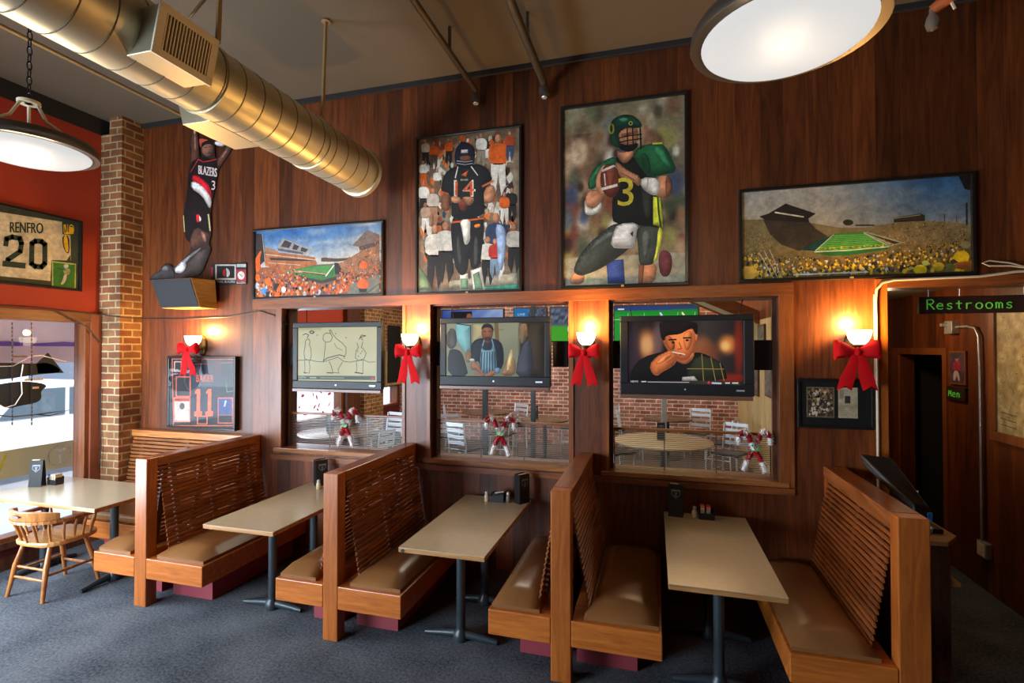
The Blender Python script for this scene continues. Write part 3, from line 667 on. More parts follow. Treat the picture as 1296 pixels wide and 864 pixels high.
# ---------------------------------------------------------------- pendants
def pendant(label, x, y, z=3.235, r=.32):
    t = thing('pendant_lamp', label, 'lamp', (x, y, CZ))
    d = z - CZ
    MB().lathe([(r + .012, -.012), (r + .016, .0), (r + .012, .03), (r - .005, .055), (r - .03, .05), (r - .004, .012), (r - .004, -.006)], (0, 0, d), 56).build('rim', 'lamp_rim', t, smooth=True)
    MB().lathe([(r - .006, -.004), (r - .014, -.010), (r - .026, -.012), (r - .026, .0), (r - .006, .008)], (0, 0, d), 56).build('inner_ring', 'lamp_rim_in', t, smooth=True)
    prof = [(r - .024, -.008)] + [((r - .024) * math.cos(a), -.008 - .07 * math.sin(a)) for a in [PI / 2 * i / 8 for i in range(1, 9)]]
    MB().lathe(prof, (0, 0, d), 56).build('bowl', 'bowl', t, smooth=True)
    MB().lathe([(r - .03, .05), (.12, .10), (0, .11)], (0, 0, d), 40).build('shade_top', 'lamp_rim', t, smooth=True)
    MB().lathe([(.055, .27), (.055, .285), (.02, .29), (.02, .27), (.0, .27)], (0, 0, d), 24).build('hub', 'cream', t, smooth=True)
    for k in range(3):
        a = 2 * PI * k / 3 + .5
        MB().tube([(.04 * math.cos(a), .04 * math.sin(a), d + .275), (.09 * math.cos(a), .09 * math.sin(a), d + .17), (.235 * math.cos(a), .235 * math.sin(a), d + .06)], .009, 8).build('arm', 'cream', t, smooth=True)
    b = MB(); z0 = d + .29; k = 0
    while z0 < -.045:
        b.tube([(.012 * math.cos(q) * (1 if k % 2 else 0), .012 * math.cos(q) * (0 if k % 2 else 1), z0 + .028 + .028 * math.sin(q)) for q in [2 * PI * i / 10 for i in range(11)]], .0035, 5, cap=False)
        z0 += .045; k += 1
    b.build('chain', 'black', t)
    MB().lathe([(.065, -.03), (.06, -.01), (.06, -.001)], (0, 0, 0), 20).build('ceiling_cap', 'bronze', t, smooth=True)
    light('POINT', 'pendant_light', (x, y, z - .18), 30 if x < 0 else 12, LAMPC, .12)
    return t
pendant('large round pendant lamp on a chain, at the left in front of the red wall', -3.57, 2.09)
pendant('large round pendant lamp cut off by the top edge of the picture, at the right', .48, 2.09)

# ---------------------------------------------------------------- spiral duct
DX, DZ, DR = -2.503, 3.61, .198
t = thing('ventilation_duct', 'long round spiral metal duct hung under the ceiling', 'duct', (DX, 3.9, DZ))
b = MB(); prof = []; seams = []
y = -7.8
while y < -.02:
    prof += [(DR, y)]; y += .147; seams.append(y)
prof += [(DR, .0)]
b.lathe([(r_, yy_) for r_, yy_ in prof], (0, 0, 0), 48, 'y')
b.build('pipe', 'metal_duct', t, smooth=True)
b = MB()
for q in seams: b.lathe([(DR - .001, q - .004), (DR + .0025, q - .0025), (DR + .0025, q + .0025), (DR - .001, q + .004)], (0, 0, 0), 40, 'y')
b.build('spiral_seam', plain('seam', (.16, .12, .06), .6, .3), t)
MB().lathe([(DR, -.02), (DR + .016, -.015), (DR + .018, .03), (DR + .004, .045), (DR - .02, .05), (0, .05)], (0, 0, 0), 48, 'y').build('end_collar', 'metal_duct', t, smooth=True)
for yb in (-.67, -1.6): MB().lathe([(DR + .003, -.012), (DR + .008, -.010), (DR + .008, .010), (DR + .003, .012)], (0, yb, 0), 48, 'y').build('hanging_strap', 'metal_duct', t, smooth=True)
# register box on the room side
def reg_box(y0, y1, sgn, zt, zb, xf_t, xf_b, grille):
    b = MB()
    xi = sgn * .05
    P8 = [(xi, y0, zb), (xi, y1, zb), (xf_b, y1, zb), (xf_b, y0, zb), (xi, y0, zt), (xi, y1, zt), (xf_t, y1, zt), (xf_t, y0, zt)]
    if sgn < 0: P8 = [P8[3], P8[2], P8[1], P8[0], P8[7], P8[6], P8[5], P8[4]]
    o = b.hexa(P8).build('register_box', 'metal_duct', t, bevel=.003)
    if not grille: return
    up = Vector((xf_t - xf_b, 0, zt - zb)); n_ = Vector((up.z, 0, -up.x)).normalized() * sgn; upn = up.normalized(); Lz = up.length
    P = lambda u, v, d: Vector((xf_b, y0 + u * (y1 - y0), zb)) + upn * (v * Lz) + n_ * d
    fr = MB()
    def slab(u0, u1, v0, v1, d0, d1): fr.hexa([P(u0, v0, d0), P(u1, v0, d0), P(u1, v0, d1), P(u0, v0, d1), P(u0, v1, d0), P(u1, v1, d0), P(u1, v1, d1), P(u0, v1, d1)])
    slab(-.03, 1.03, -.04, .12, 0, .012); slab(-.03, 1.03, .88, 1.04, 0, .012); slab(-.03, .10, .12, .88, 0, .012); slab(.90, 1.03, .12, .88, 0, .012)
    fo = fr.build('register_frame', 'cream', t, bevel=.002)
    fr = MB(); slab(.10, .90, .12, .88, -.0, .002); fr.build('register_opening', 'black_matte', fo)
    fr = MB()
    for i in range(15): u = .12 + .76 * i / 14; slab(u - .011, u + .011, .12, .88, .002, .010)
    fr.build('louvre', 'cream', fo)
by = 3.9
reg_box(1.79 - by, 2.10 - by, 1, 3.655 - DZ, 3.44 - DZ, -2.195 - DX, -2.245 - DX, True)
reg_box(2.40 - by, 2.80 - by, -1, 3.56 - DZ, 3.415 - DZ, -2.80 - DX, -2.76 - DX, False)
for (x, y) in ((-2.43, 3.29), (-2.43, 2.33)):
    r_ = thing('hanger_rod', 'brass coloured strap hanging the duct, near its closed end' if y > 3 else 'brass coloured strap hanging the duct beside the louvred register', 'rod', (x, y, CZ))
    MB().bar((.005, 0, -.738), (.03, 0, 0), .016, .026, up=(0, 1, 0)).build('strap', 'pipe_gold', r_); MB().lathe([(.035, -.015), (.03, 0)], (.03, 0, 0), 12).build('ceiling_plate', 'pipe_gold', r_)
tag(MB().tube([(-2.33 + .16 * math.cos(a) - .06, 2.28 + .1 * math.sin(a), 4.12 + .22 * math.sin(a + .6)) for a in [2 * PI * i / 22 * 1.3 for i in range(23)]], .006, 6).build('loose_cable', 'pipe_gold', smooth=True), 'loop of loose cable hanging beside the duct register', 'cable')

# ---------------------------------------------------------------- ceiling pipes
tag(MB().tube([(-4.64, -3.9, 4.44), (-4.64, 4.2, 4.44)], .017, 10).build('ceiling_conduit', 'pipe_gold', smooth=True), 'thin brass coloured conduit along the ceiling behind the left pendant lamp', 'pipe')
def sprinkler(label, x, z, r, mat):
    t = thing('sprinkler_pipe', label, 'pipe', (x, 4.12, z))
    MB().tube([(0, -8, 0), (0, .04, 0), (0, .09, -.02), (0, .10, -.06)], r, 12).build('pipe_run', mat, t, smooth=True)
    MB().lathe([(r * 1.35, -.10), (r * 1.5, -.07), (r * 1.5, -.04), (r, -.03)], (0, .10, 0), 14).build('elbow_cap', mat, t, smooth=True)
    MB().lathe([(.022, -.125), (.026, -.118), (.008, -.112), (.008, -.10)], (0, .10, 0), 14).build('sprinkler_head', 'steel', t, smooth=True)
    for yy_ in (-2.0, -.5): MB().bar((0, yy_, 0), (0, yy_, CZ - z), .02, .02, up=(0, 1, 0)).build('hanger', 'pipe_dark', t)
    return t
sprinkler('dark ceiling pipe ending above the picture of the quarterback in black and orange', -1.52, 4.36, .024, 'pipe_dark')
sprinkler('thicker dark ceiling pipe ending between the two tall quarterback pictures', -.895, 4.33, .032, 'pipe_dark')
t = thing('wrapped_pipe', 'orange wrapped pipe with a clear glass globe at its end, top right corner', 'pipe', (1.78, 3.92, 4.28))
pp = [(0, 0, .0), (.08, -.05, .05), (.2, -.1, .07), (.45, -.2, .10), (1.2, -.5, .12)]
MB().tube(pp, [.035, .042, .038, .043, .04], 12).build('wrapping', plain('orange_wrap', (.55, .13, .03), .5, bump=.8, nscale=40), t, smooth=True)
MB().lathe([(0, -.14), (.03, -.125), (.042, -.09), (.035, -.05), (.018, -.02), (.018, .01)], (0, 0, 0), 18).build('glass_globe', plain('smoky_glass', (.25, .2, .16), .08, .3), t, smooth=True)
for q in ((.08, -.05, .01), (.2, -.1, .03), (.3, -.15, .04)): MB().bar(q, (q[0] + .02, q[1], q[2] - .05), .012, .012).build('clip', 'cream', t)
for (x, y) in ((-3.3, 2.9), (-1.0, 1.9)):
    pass

# ---------------------------------------------------------------- sconces and bows
def sconce(label, x):
    t = thing('wall_sconce', label, 'sconce', (x, WY, 2.08))
    pr = [(.0, -.022), (.045, -.02), (.058, -.010), (.062, 0)]
    b = MB(); vs = []; n = 28
    for (r_, yy_) in pr[1:]:
        for k in range(n): a = 2 * PI * k / n; vs.append((r_ * math.cos(a), yy_, r_ * 1.75 * math.sin(a)))
    fs = [(i * n + k, (i + 1) * n + k, (i + 1) * n + (k + 1) % n, i * n + (k + 1) % n) for i in range(2) for k in range(n)] + [tuple(range(n))]
    b.add(vs, fs).build('back_plate', 'bronze', t, smooth=True)
    MB().tube([(0, -.02, -.03), (0, -.07, -.045), (0, -.11, -.03), (0, -.12, .0)], .011, 10).build('arm', 'bronze', t, smooth=True)
    MB().lathe([(.012, -.02), (.03, -.012), (.034, .006)], (0, -.12, 0), 20).build('cup', 'bronze', t, smooth=True)
    MB().lathe([(.032, .0), (.052, .018), (.068, .045), (.078, .085), (.080, .105), (.076, .105), (.072, .085), (.062, .048), (.046, .022), (.020, .008)], (0, -.12, 0), 28).build('glass_shade', 'shade', t, smooth=True)
    light('POINT', 'sconce_light', (x, WY - .135, 2.08 + .16), 36, (1.0, .55, .16), .03)
    return t
def bow(label, x, y, z, s=1.0, tl=.30):
    t = thing('ribbon_bow', label, 'bow', (x, y, z))
    for sg in (-1, 1):
        b = MB(); n = 14; m = 10; vs = []; fs = []
        for i in range(n + 1):
            u = i / n
            cx_ = sg * (.012 + .118 * math.sin(PI * .5 * u) ) * s
            half = (.018 + .045 * math.sin(PI * min(1, u * .62 + .02)) ** .8) * s; dep = (.012 + .035 * math.sin(PI * u)) * s
            if u > .93: half *= .9; dep *= .5
            zc = .012 * math.sin(PI * u * .9) * s
            for k in range(m):
                a = 2 * PI * k / m; vs.append((cx_, -dep * math.cos(a) - .012, zc + half * math.sin(a) * (1 + .10 * math.sin(3 * a + u * 5))))
        for i in range(n):
            for k in range(m): fs.append((i * m + k, i * m + (k + 1) % m, (i + 1) * m + (k + 1) % m, (i + 1) * m + k))
        fs += [tuple(range(m - 1, -1, -1)), tuple(n * m + k for k in range(m))]
        b.add(vs, fs).build('loop', 'bow', t, smooth=True)
        b = MB(); vs = []; n = 10
        for i in range(n + 1):
            u = i / n; cx_ = sg * (.012 + .062 * u) * s; w2 = (.018 + .024 * min(1, u * 1.6)) * s; zz_ = -.01 - tl * u; yo = -.02 - .012 * math.sin(u * 6)
            for dx in (-1, 0, 1): vs.append((cx_ + dx * w2, yo - (.006 if dx == 0 else 0), zz_ + (.028 * s if (dx == 0 and i == n) else 0)))
        k0 = len(vs); vs += [(a_[0], a_[1] + .004, a_[2]) for a_ in vs]
        fs = []
        for i in range(n):
            for k in range(2):
                q = (i * 3 + k, i * 3 + k + 1, (i + 1) * 3 + k + 1, (i + 1) * 3 + k); fs.append(q); fs.append(tuple(k0 + j for j in reversed(q)))
        b.add(vs, fs).build('tail', 'bow', t, smooth=True)
    MB().lathe([(0, -.030), (.016, -.026), (.024, 0), (.016, .026), (0, .030)], (0, -.03, 0), 14).build('knot', 'bow', t, smooth=True)
    return t
sconce('lit wall sconce above the framed orange and black jersey', -4.64)
sconce('lit wall sconce on the pillar between the first and second televisions', -2.14)
sconce('lit wall sconce on the pillar between the second and third televisions', -.535)
sconce('lit wall sconce by the corridor opening, above the small framed pictures', 1.43)
bow('red velvet bow hanging in front of the framed orange and black jersey', -4.69, WY - .125, 2.045, .95, .27)
bow('red velvet bow on the pillar between the first and second televisions', -2.14, WY - .14, 2.02, .98, .28)
bow('red velvet bow on the pillar between the second and third televisions', -.55, WY - .14, 2.02, .98, .27)
bow('red velvet bow by the corridor opening, above the small framed pictures', 1.405, WY - .14, 2.03, 1.12, .27)

# ---------------------------------------------------------------- slat screens in the openings
for i, (x0, x1, z0, z1) in enumerate(OPEN):
    t = thing('slat_screen', ['low screen of thin metal slats with a wooden rail, under the sketch television', 'low screen of thin metal slats with a wooden rail, in the middle opening', 'low metal slat screen with a wooden rail, in the right opening'][i], 'screen', ((x0 + x1) / 2, 4.44, z0 + .01))
    h = (x1 - x0) / 2 - .043
    MB().box(-h, h, -.018, .018, .325, .347).build('top_rail', 'case_x', t, bevel=.003)
    b = MB()
    for k in range(19): z = .010 + k * .0168; b.box(-h, h, -.003, .003, z - .0019, z + .0019)
    b.build('slats', plain('slat_metal', (.20, .20, .19), .35, .6) if i == 0 else bpy.data.materials['slat_metal'], t)
    for x in (-h, -.33 * h, .33 * h, h - .008): MB().box(x, x + .008, .003, .013, 0, .325).build('upright', 'jamb', t)
# ---------------------------------------------------------------- framed pictures
def frame(t, x0, x1, z0, z1, wd=.022, dep=.03, y=WY, mat='frame', inner_mat=None):
    """picture frame on the rear wall; t is an Empty at the origin of the picture"""
    ox, oy, oz = t.location
    b = MB()
    f, bk = y - dep - oy, y - oy
    X0, X1, Z0, Z1 = x0 - ox, x1 - ox, z0 - oz, z1 - oz
    b.box(X0, X1, f, bk, Z0, Z0 + wd).box(X0, X1, f, bk, Z1 - wd, Z1).box(X0, X0 + wd, f, bk, Z0 + wd, Z1 - wd).box(X1 - wd, X1, f, bk, Z0 + wd, Z1 - wd)
    b.build('picture_frame', mat, t, bevel=.004)
    MB().box(X0 + wd, X1 - wd, bk - .012, bk - .001, Z0 + wd, Z1 - wd).build('backing', 'black_matte', t)
def art_on(t, y): 
    ox, oy, oz = t.location
    return Art(lambda x, z, l: (x - ox, y - l - oy, z - oz))
def tracer(reg, outw, y):
    s = (reg[2] - reg[0]) / outw
    def f(p): q = onY(reg[0] + p[0] * s, reg[1] + p[1] * s, y); return (q.x, q.z)
    return f
SK = (176, 118, 84); SKD = (120, 74, 50)
PY = WY - .014

# --- tall picture, quarterback in green and black
x0, x1, z0, z1 = -.765, .275, 2.562, 4.135
t = thing('framed_picture', 'tall framed picture of a quarterback in green and black jersey 3 holding a ball', 'picture', (-.245, WY, 2.562))
frame(t, x0, x1, z0, z1, .026, .035)
MB().box(.0 - .012, .012, -.04, -.034, .003, .018).build('brass_clip', 'pipe_gold', t)
a = art_on(t, PY); a.sh = .8
BL_ = []
rb = random.Random(21)
for k in range(130): BL_.append((rb.random(), rb.random(), rb.uniform(.03, .08), rb.choice([(176, 150, 120), (196, 176, 150), (96, 100, 112), (70, 80, 104), (60, 44, 36), (44, 34, 30), (150, 112, 84), (120, 92, 70), (206, 196, 178), (140, 134, 84), (116, 66, 52), (82, 88, 70)])))
def bgc(u, v):
    c = mixc((112, 96, 78), (150, 134, 112), nz(u * 5, v * 7, 1) + .4)
    for (bx, by, br, bc) in BL_: c = blob(c, u, v, bx, by, br, bc, .9, br * 1.0)
    c = tuple(max(0, min(255, 112 + (q_ - 112) * 1.25)) for q_ in c)
    if v < .16: c = mixc(c, (168, 166, 140), .75)
    if v > .85: c = mixc(c, (128, 124, 92), .5)
    return c
a.grid(bgc, 60, 92, x0 + .026, z0 + .026, x1 - .026, z1 - .026)
a.tr = tracer((700, 100, 880, 370), 576, PY)
a.poly((44, 62, 120), [(215, 735), (285, 730), (292, 828), (222, 828)]); a.poly((96, 46, 48), [(425, 690), (485, 700), (478, 800), (430, 800)], 2)
G = (30, 84, 50); BL = (20, 22, 20); PT = (54, 60, 54)
a.poly(SK, [(84, 775), (130, 790), (122, 832), (60, 832)], 1); a.poly(SK, [(347, 745), (424, 742), (412, 832), (344, 832)], 1); a.poly(SKD, [(347, 750), (370, 750), (362, 832), (344, 832)])
a.poly(PT, [(250, 580), (200, 620), (150, 660), (105, 715), (84, 765), (84, 785), (112, 798), (140, 790), (200, 765), (290, 705), (340, 650), (345, 590)], 2)
a.poly((80, 86, 78), [(230, 610), (170, 655), (120, 720), (150, 700), (215, 655), (262, 620)], 2)
a.poly(PT, [(335, 588), (440, 596), (444, 640), (432, 690), (412, 748), (370, 756), (349, 750), (345, 690)], 1)
a.poly((82, 88, 80), [(360, 610), (400, 615), (392, 690), (372, 735), (360, 690)], 2); a.poly((196, 196, 60), [(425, 598), (444, 604), (443, 645), (420, 730), (402, 750), (418, 690)], 1)
a.poly(BL, [(248, 318), (270, 318), (290, 345), (320, 312), (350, 330), (380, 385), (425, 395), (410, 470), (440, 480), (444, 604), (345, 590), (245, 588), (238, 540), (240, 480), (262, 450), (262, 380)], 1)
a.poly((44, 46, 40), [(350, 400), (400, 400), (395, 560), (370, 560)], 1)
a.poly((190, 196, 50), [(405, 476), (435, 480), (444, 560), (444, 600), (405, 590)]); a.line((26, 60, 36), [(424, 480), (428, 540), (436, 596)], 7)
a.poly(SK, [(258, 285), (275, 300), (330, 285), (322, 318), (290, 346), (262, 322)], 1)
a.poly(G, [(252, 312), (215, 326), (175, 352), (150, 385), (138, 440), (160, 450), (190, 420), (225, 360), (262, 345)], 1)
a.poly((48, 112, 70), [(205, 340), (165, 375), (150, 425), (170, 400)], 1)
a.poly(G, [(322, 312), (345, 272), (420, 258), (455, 270), (480, 320), (504, 376), (445, 388), (395, 402), (360, 370), (340, 335)], 1)
a.poly((50, 118, 74), [(400, 272), (440, 275), (465, 320), (480, 365), (440, 340)], 2); a.poly((22, 62, 38), [(350, 300), (385, 300), (400, 385), (375, 380)], 2); a.line((190, 190, 70), [(405, 262), (440, 260)], 7)
a.poly(SK, [(140, 452), (165, 446), (205, 458), (218, 475), (196, 520), (172, 530), (140, 522), (126, 500)], 1)
a.poly((205, 200, 186), [(128, 480), (135, 515), (165, 528), (200, 490), (192, 540), (150, 554), (126, 545)], 1)
a.poly(SK, [(170, 430), (178, 385), (200, 350), (218, 348), (205, 390), (200, 430), (212, 470), (190, 470)], 1)
a.poly(SK, [(415, 396), (468, 386), (484, 435), (470, 484), (432, 484), (412, 468)], 1); a.poly(SKD, [(455, 400), (470, 392), (484, 435), (470, 480), (455, 470)], 1)
a.poly(SK, [(250, 338), (262, 336), (300, 370), (358, 396), (352, 440), (318, 412), (285, 410), (262, 385)], 1); a.line(SKD, [(275, 380), (300, 392), (330, 410)], 4)
a.poly((206, 200, 188), [(356, 396), (434, 402), (428, 470), (400, 472), (354, 438)], 1); a.line((160, 155, 145), [(385, 402), (380, 455)], 4)
a.ell((98, 44, 32), (232, 412), 40, 68, -.1, 26); a.poly((130, 66, 46), [(212, 365), (240, 352), (255, 380), (240, 440), (222, 420)], 2)
a.line((210, 200, 185), [(198, 446), (258, 430)], 11); a.line((210, 200, 185), [(200, 372), (246, 352)], 9); a.line((220, 210, 195), [(208, 385), (212, 430)], 5)
a.text((200, 180, 50), '3', 262, 514, 326, 400)
a.text((30, 50, 30), '.', 318, 600, 322, 596)
a.poly((198, 196, 192), [(262, 586), (344, 580), (340, 620), (330, 682), (290, 688), (232, 682), (242, 625)], 1); a.poly((30, 34, 36), [(312, 625), (326, 615), (322, 640)])
a.poly((14, 14, 14), [(262, 262), (345, 255), (340, 280), (310, 297), (285, 292), (265, 280)], 1)
a.poly(SK, [(264, 212), (300, 196), (338, 198), (346, 240), (335, 262), (300, 268), (270, 262)], 1); a.poly(SKD, [(275, 222), (335, 212), (335, 222), (278, 234)])
a.poly((20, 56, 40), [(228, 205), (236, 170), (262, 150), (292, 143), (325, 150), (350, 170), (362, 195), (340, 200), (300, 196), (272, 212), (262, 232), (268, 262), (280, 276), (262, 280), (240, 268), (230, 240)], 2)
a.poly((60, 110, 84), [(262, 165), (290, 155), (310, 165), (285, 178)], 2)
a.line((200, 190, 60), [(236 + 9 * math.cos(q), 202 + 19 * math.sin(q)) for q in [2 * PI * i / 14 for i in range(14)]], 6, closed=True)
a.text((200, 195, 80), 'O', 306, 188, 322, 172)
for yy_ in (232, 250): a.line((16, 20, 18), [(268, yy_ + 8), (300, yy_), (358, yy_ - 8)], 5)
for xx_ in (300, 322, 352): a.line((16, 20, 18), [(xx_, 200), (xx_ + 3, 285)], 5)
a.mb.build('print', 'print', t)

# --- tall picture, quarterback in black and orange
x0, x1, z0, z1 = -2.135, -1.112, 2.552, 4.03
t = thing('framed_picture', 'tall framed picture of a quarterback in black jersey 14 with an orange clad crowd', 'picture', (-1.62, WY, 2.552))
frame(t, x0, x1, z0, z1, .022, .032); MB().box(-.012, .012, -.037, -.031, .003, .016).build('brass_clip', 'pipe_gold', t)
a = art_on(t, PY); rng = random.Random(3); a.sh = .7
a.grid(lambda u, v: mixc((96, 70, 48), (160, 140, 112), nz(u * 9, v * 12) + .4), 20, 28, x0 + .022, z0 + .022, x1 - .022, z1 - .022)
def ins(m_): return lambda x, z: x0 + .022 + m_ < x < x1 - .022 - m_ and z0 + .022 + m_ < z < z1 - .022 - m_
fr_ = lambda r: (r.uniform(x0, x1), r.uniform(z0 + .3, z1))
a.speck(520, [(206, 96, 30), (214, 110, 40), (190, 176, 156), (222, 212, 196), (60, 42, 30), (120, 84, 58), (176, 132, 100), (50, 56, 70), (150, 60, 30), (210, 200, 180)], fr_, lambda x, z: .030, rng, 1.6, ins(.045))
def person(cx_, top, h_, shirt, pants, skin=SK):
    w2 = h_ * .16
    a.ell(skin, (cx_, top + h_ * .07), h_ * .055, h_ * .075, 0, 10); a.poly(shirt, [(cx_ - w2 * .5, top + h_ * .14), (cx_ + w2 * .5, top + h_ * .14), (cx_ + w2, top + h_ * .22), (cx_ + w2 * .9, top + h_ * .48), (cx_ - w2 * .9, top + h_ * .48), (cx_ - w2, top + h_ * .22)], 1, same=True)
    a.poly(pants, [(cx_ - w2 * .7, top + h_ * .46), (cx_ + w2 * .7, top + h_ * .46), (cx_ + w2 * .75, top + h_ * .8), (cx_ + w2 * .3, top + h_ * .98), (cx_, top + h_ * .6), (cx_ - w2 * .3, top + h_ * .98), (cx_ - w2 * .75, top + h_ * .8)], 0, same=True)
a.tr = tracer((520, 150, 670, 380), 563, PY)
OR = (214, 92, 24); WH = (222, 212, 196); DK = (34, 30, 28)
for q in [(70, 100, 130, WH, DK), (180, 95, 130, OR, DK), (110, 110, 140, OR, (90, 70, 55)), (335, 70, 170, WH, (150, 130, 110)), (245, 68, 90, OR, DK), (415, 75, 300, OR, WH), (470, 60, 150, (180, 70, 30), (60, 74, 96)), (62, 300, 170, WH, DK), (105, 330, 190, (200, 180, 160), (170, 120, 90)), (70, 400, 150, (190, 150, 120), WH), (480, 330, 170, DK, DK), (445, 350, 160, OR, WH), (60, 200, 130, WH, OR), (125, 240, 120, WH, (120, 90, 60))]: person(*q)
a.poly((96, 120, 92), [(40, 700), (80, 760), (90, 812), (40, 812)]); a.poly((150, 142, 120), [(180, 770), (508, 730), (508, 790), (180, 808)]); a.poly((60, 130, 104), [(340, 800), (508, 785), (508, 812), (340, 812)])
for q in [(115, 505, 310, WH, DK), (165, 490, 300, (206, 198, 184), DK), (405, 450, 330, (50, 62, 90), WH), (365, 560, 240, WH, DK), (490, 500, 240, (190, 180, 165), DK), (400, 570, 200, (196, 50, 40), (120, 140, 160))]: person(*q)
a.poly((150, 170, 200), [(400, 500), (440, 505), (455, 560), (440, 720), (415, 720), (410, 600)], 1)
B1 = (28, 27, 26)
a.poly(WH, [(234, 742), (272, 735), (278, 814), (234, 814)]); a.poly(WH, [(284, 722), (336, 704), (352, 812), (296, 812)]); a.poly((110, 140, 110), [(236, 760), (270, 760), (276, 812), (236, 812)]); a.poly((110, 140, 110), [(296, 740), (325, 725), (345, 812), (305, 812)])
a.poly(B1, [(192, 478), (345, 462), (348, 530), (338, 620), (330, 700), (288, 724), (277, 645), (265, 738), (234, 748), (205, 690), (192, 570)], 1); a.poly((70, 68, 64), [(300, 560), (320, 560), (318, 690), (298, 700)], 2); a.poly((62, 60, 57), [(215, 560), (232, 560), (245, 700), (225, 690)], 2)
a.poly(SK, [(350, 332), (392, 312), (402, 350), (394, 395), (370, 404), (318, 402), (270, 396), (285, 370), (345, 366)], 1); a.poly(SKD, [(150, 352), (190, 358), (188, 402), (180, 440), (152, 438), (144, 400)], 1)
a.poly(B1, [(225, 226), (195, 236), (160, 262), (144, 320), (148, 352), (190, 360), (196, 400), (194, 486), (346, 468), (350, 400), (346, 340), (390, 298), (372, 245), (340, 222), (300, 214), (255, 250)], 1)
a.line((210, 110, 60), [(342, 322), (390, 298)], 9); a.line((180, 90, 50), [(146, 348), (178, 358)], 8); a.line((230, 225, 210), [(225, 228), (212, 282)], 5); a.line((230, 225, 210), [(285, 225), (318, 270)], 5); a.poly((214, 92, 40), [(240, 268), (275, 245), (262, 278)])
a.text((236, 226, 210), '14', 206, 372, 308, 292); a.text((214, 84, 34), '14', 212, 366, 302, 298)
a.poly((110, 50, 34), [(225, 385), (270, 380), (272, 420), (248, 446), (226, 420)], 2); a.poly(SK, [(190, 368), (235, 372), (240, 395), (215, 405), (192, 395)], 1); a.poly(SK, [(240, 372), (300, 372), (300, 398), (275, 418), (262, 396)], 1)
for k in range(4): a.line(SKD, [(245 + k * 9, 384), (262 + k * 7, 412)], 2.5)
a.line((214, 92, 30), [(196, 494), (345, 474)], 8); a.poly((224, 120, 40), [(300, 505), (330, 498), (332, 515), (305, 522)], 1)
a.poly(WH, [(232, 482), (285, 476), (282, 540), (284, 575), (268, 602), (254, 596), (246, 540)], 1)
a.poly((26, 28, 44), [(208, 195), (212, 150), (230, 122), (256, 112), (284, 120), (302, 150), (303, 195), (292, 225), (272, 240), (238, 240), (216, 222)], 2)
a.poly(SKD, [(232, 178), (286, 176), (284, 200), (260, 206), (236, 202)], 1); a.poly((226, 220, 210), [(240, 150), (272, 148), (272, 164), (240, 166)]); a.text((200, 60, 30), 'OSU', 242, 163, 270, 152)
for yy_ in (202, 214): a.line((200, 198, 196), [(220, yy_), (258, yy_ + 6), (294, yy_)], 2.5)
a.text((220, 210, 190), 'BEAVERS', 238, 296, 272, 288)
a.mb.build('print', 'print', t)

# --- wide stadium picture, orange crowd
x0, x1, z0, z1 = -3.975, -2.468, 2.556, 3.28
t = thing('framed_picture', 'wide framed picture of a stadium with an orange crowd under a blue sky', 'picture', (-3.22, WY, 2.556))
frame(t, x0, x1, z0, z1, .022, .035); MB().box(-.012, .012, -.04, -.034, .003, .016).build('brass_clip', 'pipe_gold', t)
a = art_on(t, PY); rng = random.Random(5); e = .022
def sky(u, v):
    c = mixc((44, 92, 150), (84, 130, 178), 1 - v + nz(u * 3, v * 3) * .4); q = nz(u * 4 + v * 3, v * 6, 3)
    return mixc(c, (196, 186, 172), max(0, (1 - v) * 1.1 - .15) + max(0, u - .55) * 1.0 + max(0, q) * .9)
a.grid(sky, 30, 12, x0 + e, z0 + .33, x1 - e, z1 - e)
a.grid(lambda u, v: mixc((150, 84, 48), (112, 84, 66), u + nz(u * 20, v * 20) * .5), 20, 8, x0 + e, z0 + e, x1 - e, z0 + .33)
T = tracer((300, 260, 500, 390), 1296, PY); a.tr = T
ST = (166, 96, 56)
a.poly((150, 112, 88), [(222, 338), (260, 345), (340, 372), (345, 400), (230, 392)]); a.poly(ST, [(225, 380), (330, 385), (560, 410), (640, 425), (645, 450), (660, 480), (500, 520), (380, 545), (230, 490)])
a.poly((60, 46, 44), [(265, 425), (540, 440), (640, 450), (560, 456), (275, 448)]); a.line((190, 170, 150), [(230, 400), (640, 446)], 7); a.line((200, 170, 140), [(260, 470), (520, 488)], 5)
a.poly((150, 142, 134), [(375, 268), (612, 360), (560, 404), (540, 404), (338, 372), (328, 345)]); a.poly((56, 52, 56), [(392, 284), (450, 306), (425, 350), (360, 334)]); a.poly((56, 52, 56), [(470, 316), (512, 334), (490, 366), (452, 356)]); a.poly((56, 52, 56), [(530, 340), (585, 360), (560, 384), (520, 374)]); a.poly((84, 82, 92), [(330, 350), (338, 370), (540, 402), (545, 385)])
a.poly((90, 66, 50), [(690, 430), (720, 425), (800, 435), (930, 428), (925, 445), (830, 460), (690, 460)])
a.poly((150, 106, 76), [(1168, 318), (1020, 372), (880, 455), (830, 475), (860, 560), (1168, 560)]); a.poly((118, 96, 82), [(1066, 200), (1168, 238), (1168, 320), (1010, 372), (998, 338), (944, 330)]); a.poly((84, 70, 62), [(998, 338), (1168, 290), (1168, 322), (1008, 374)])
a.poly((54, 112, 54), [(378, 545), (500, 518), (670, 488), (802, 484), (812, 580), (700, 612), (600, 595), (470, 562)]); a.poly((72, 132, 62), [(520, 520), (670, 495), (790, 488), (740, 560), (560, 545)])
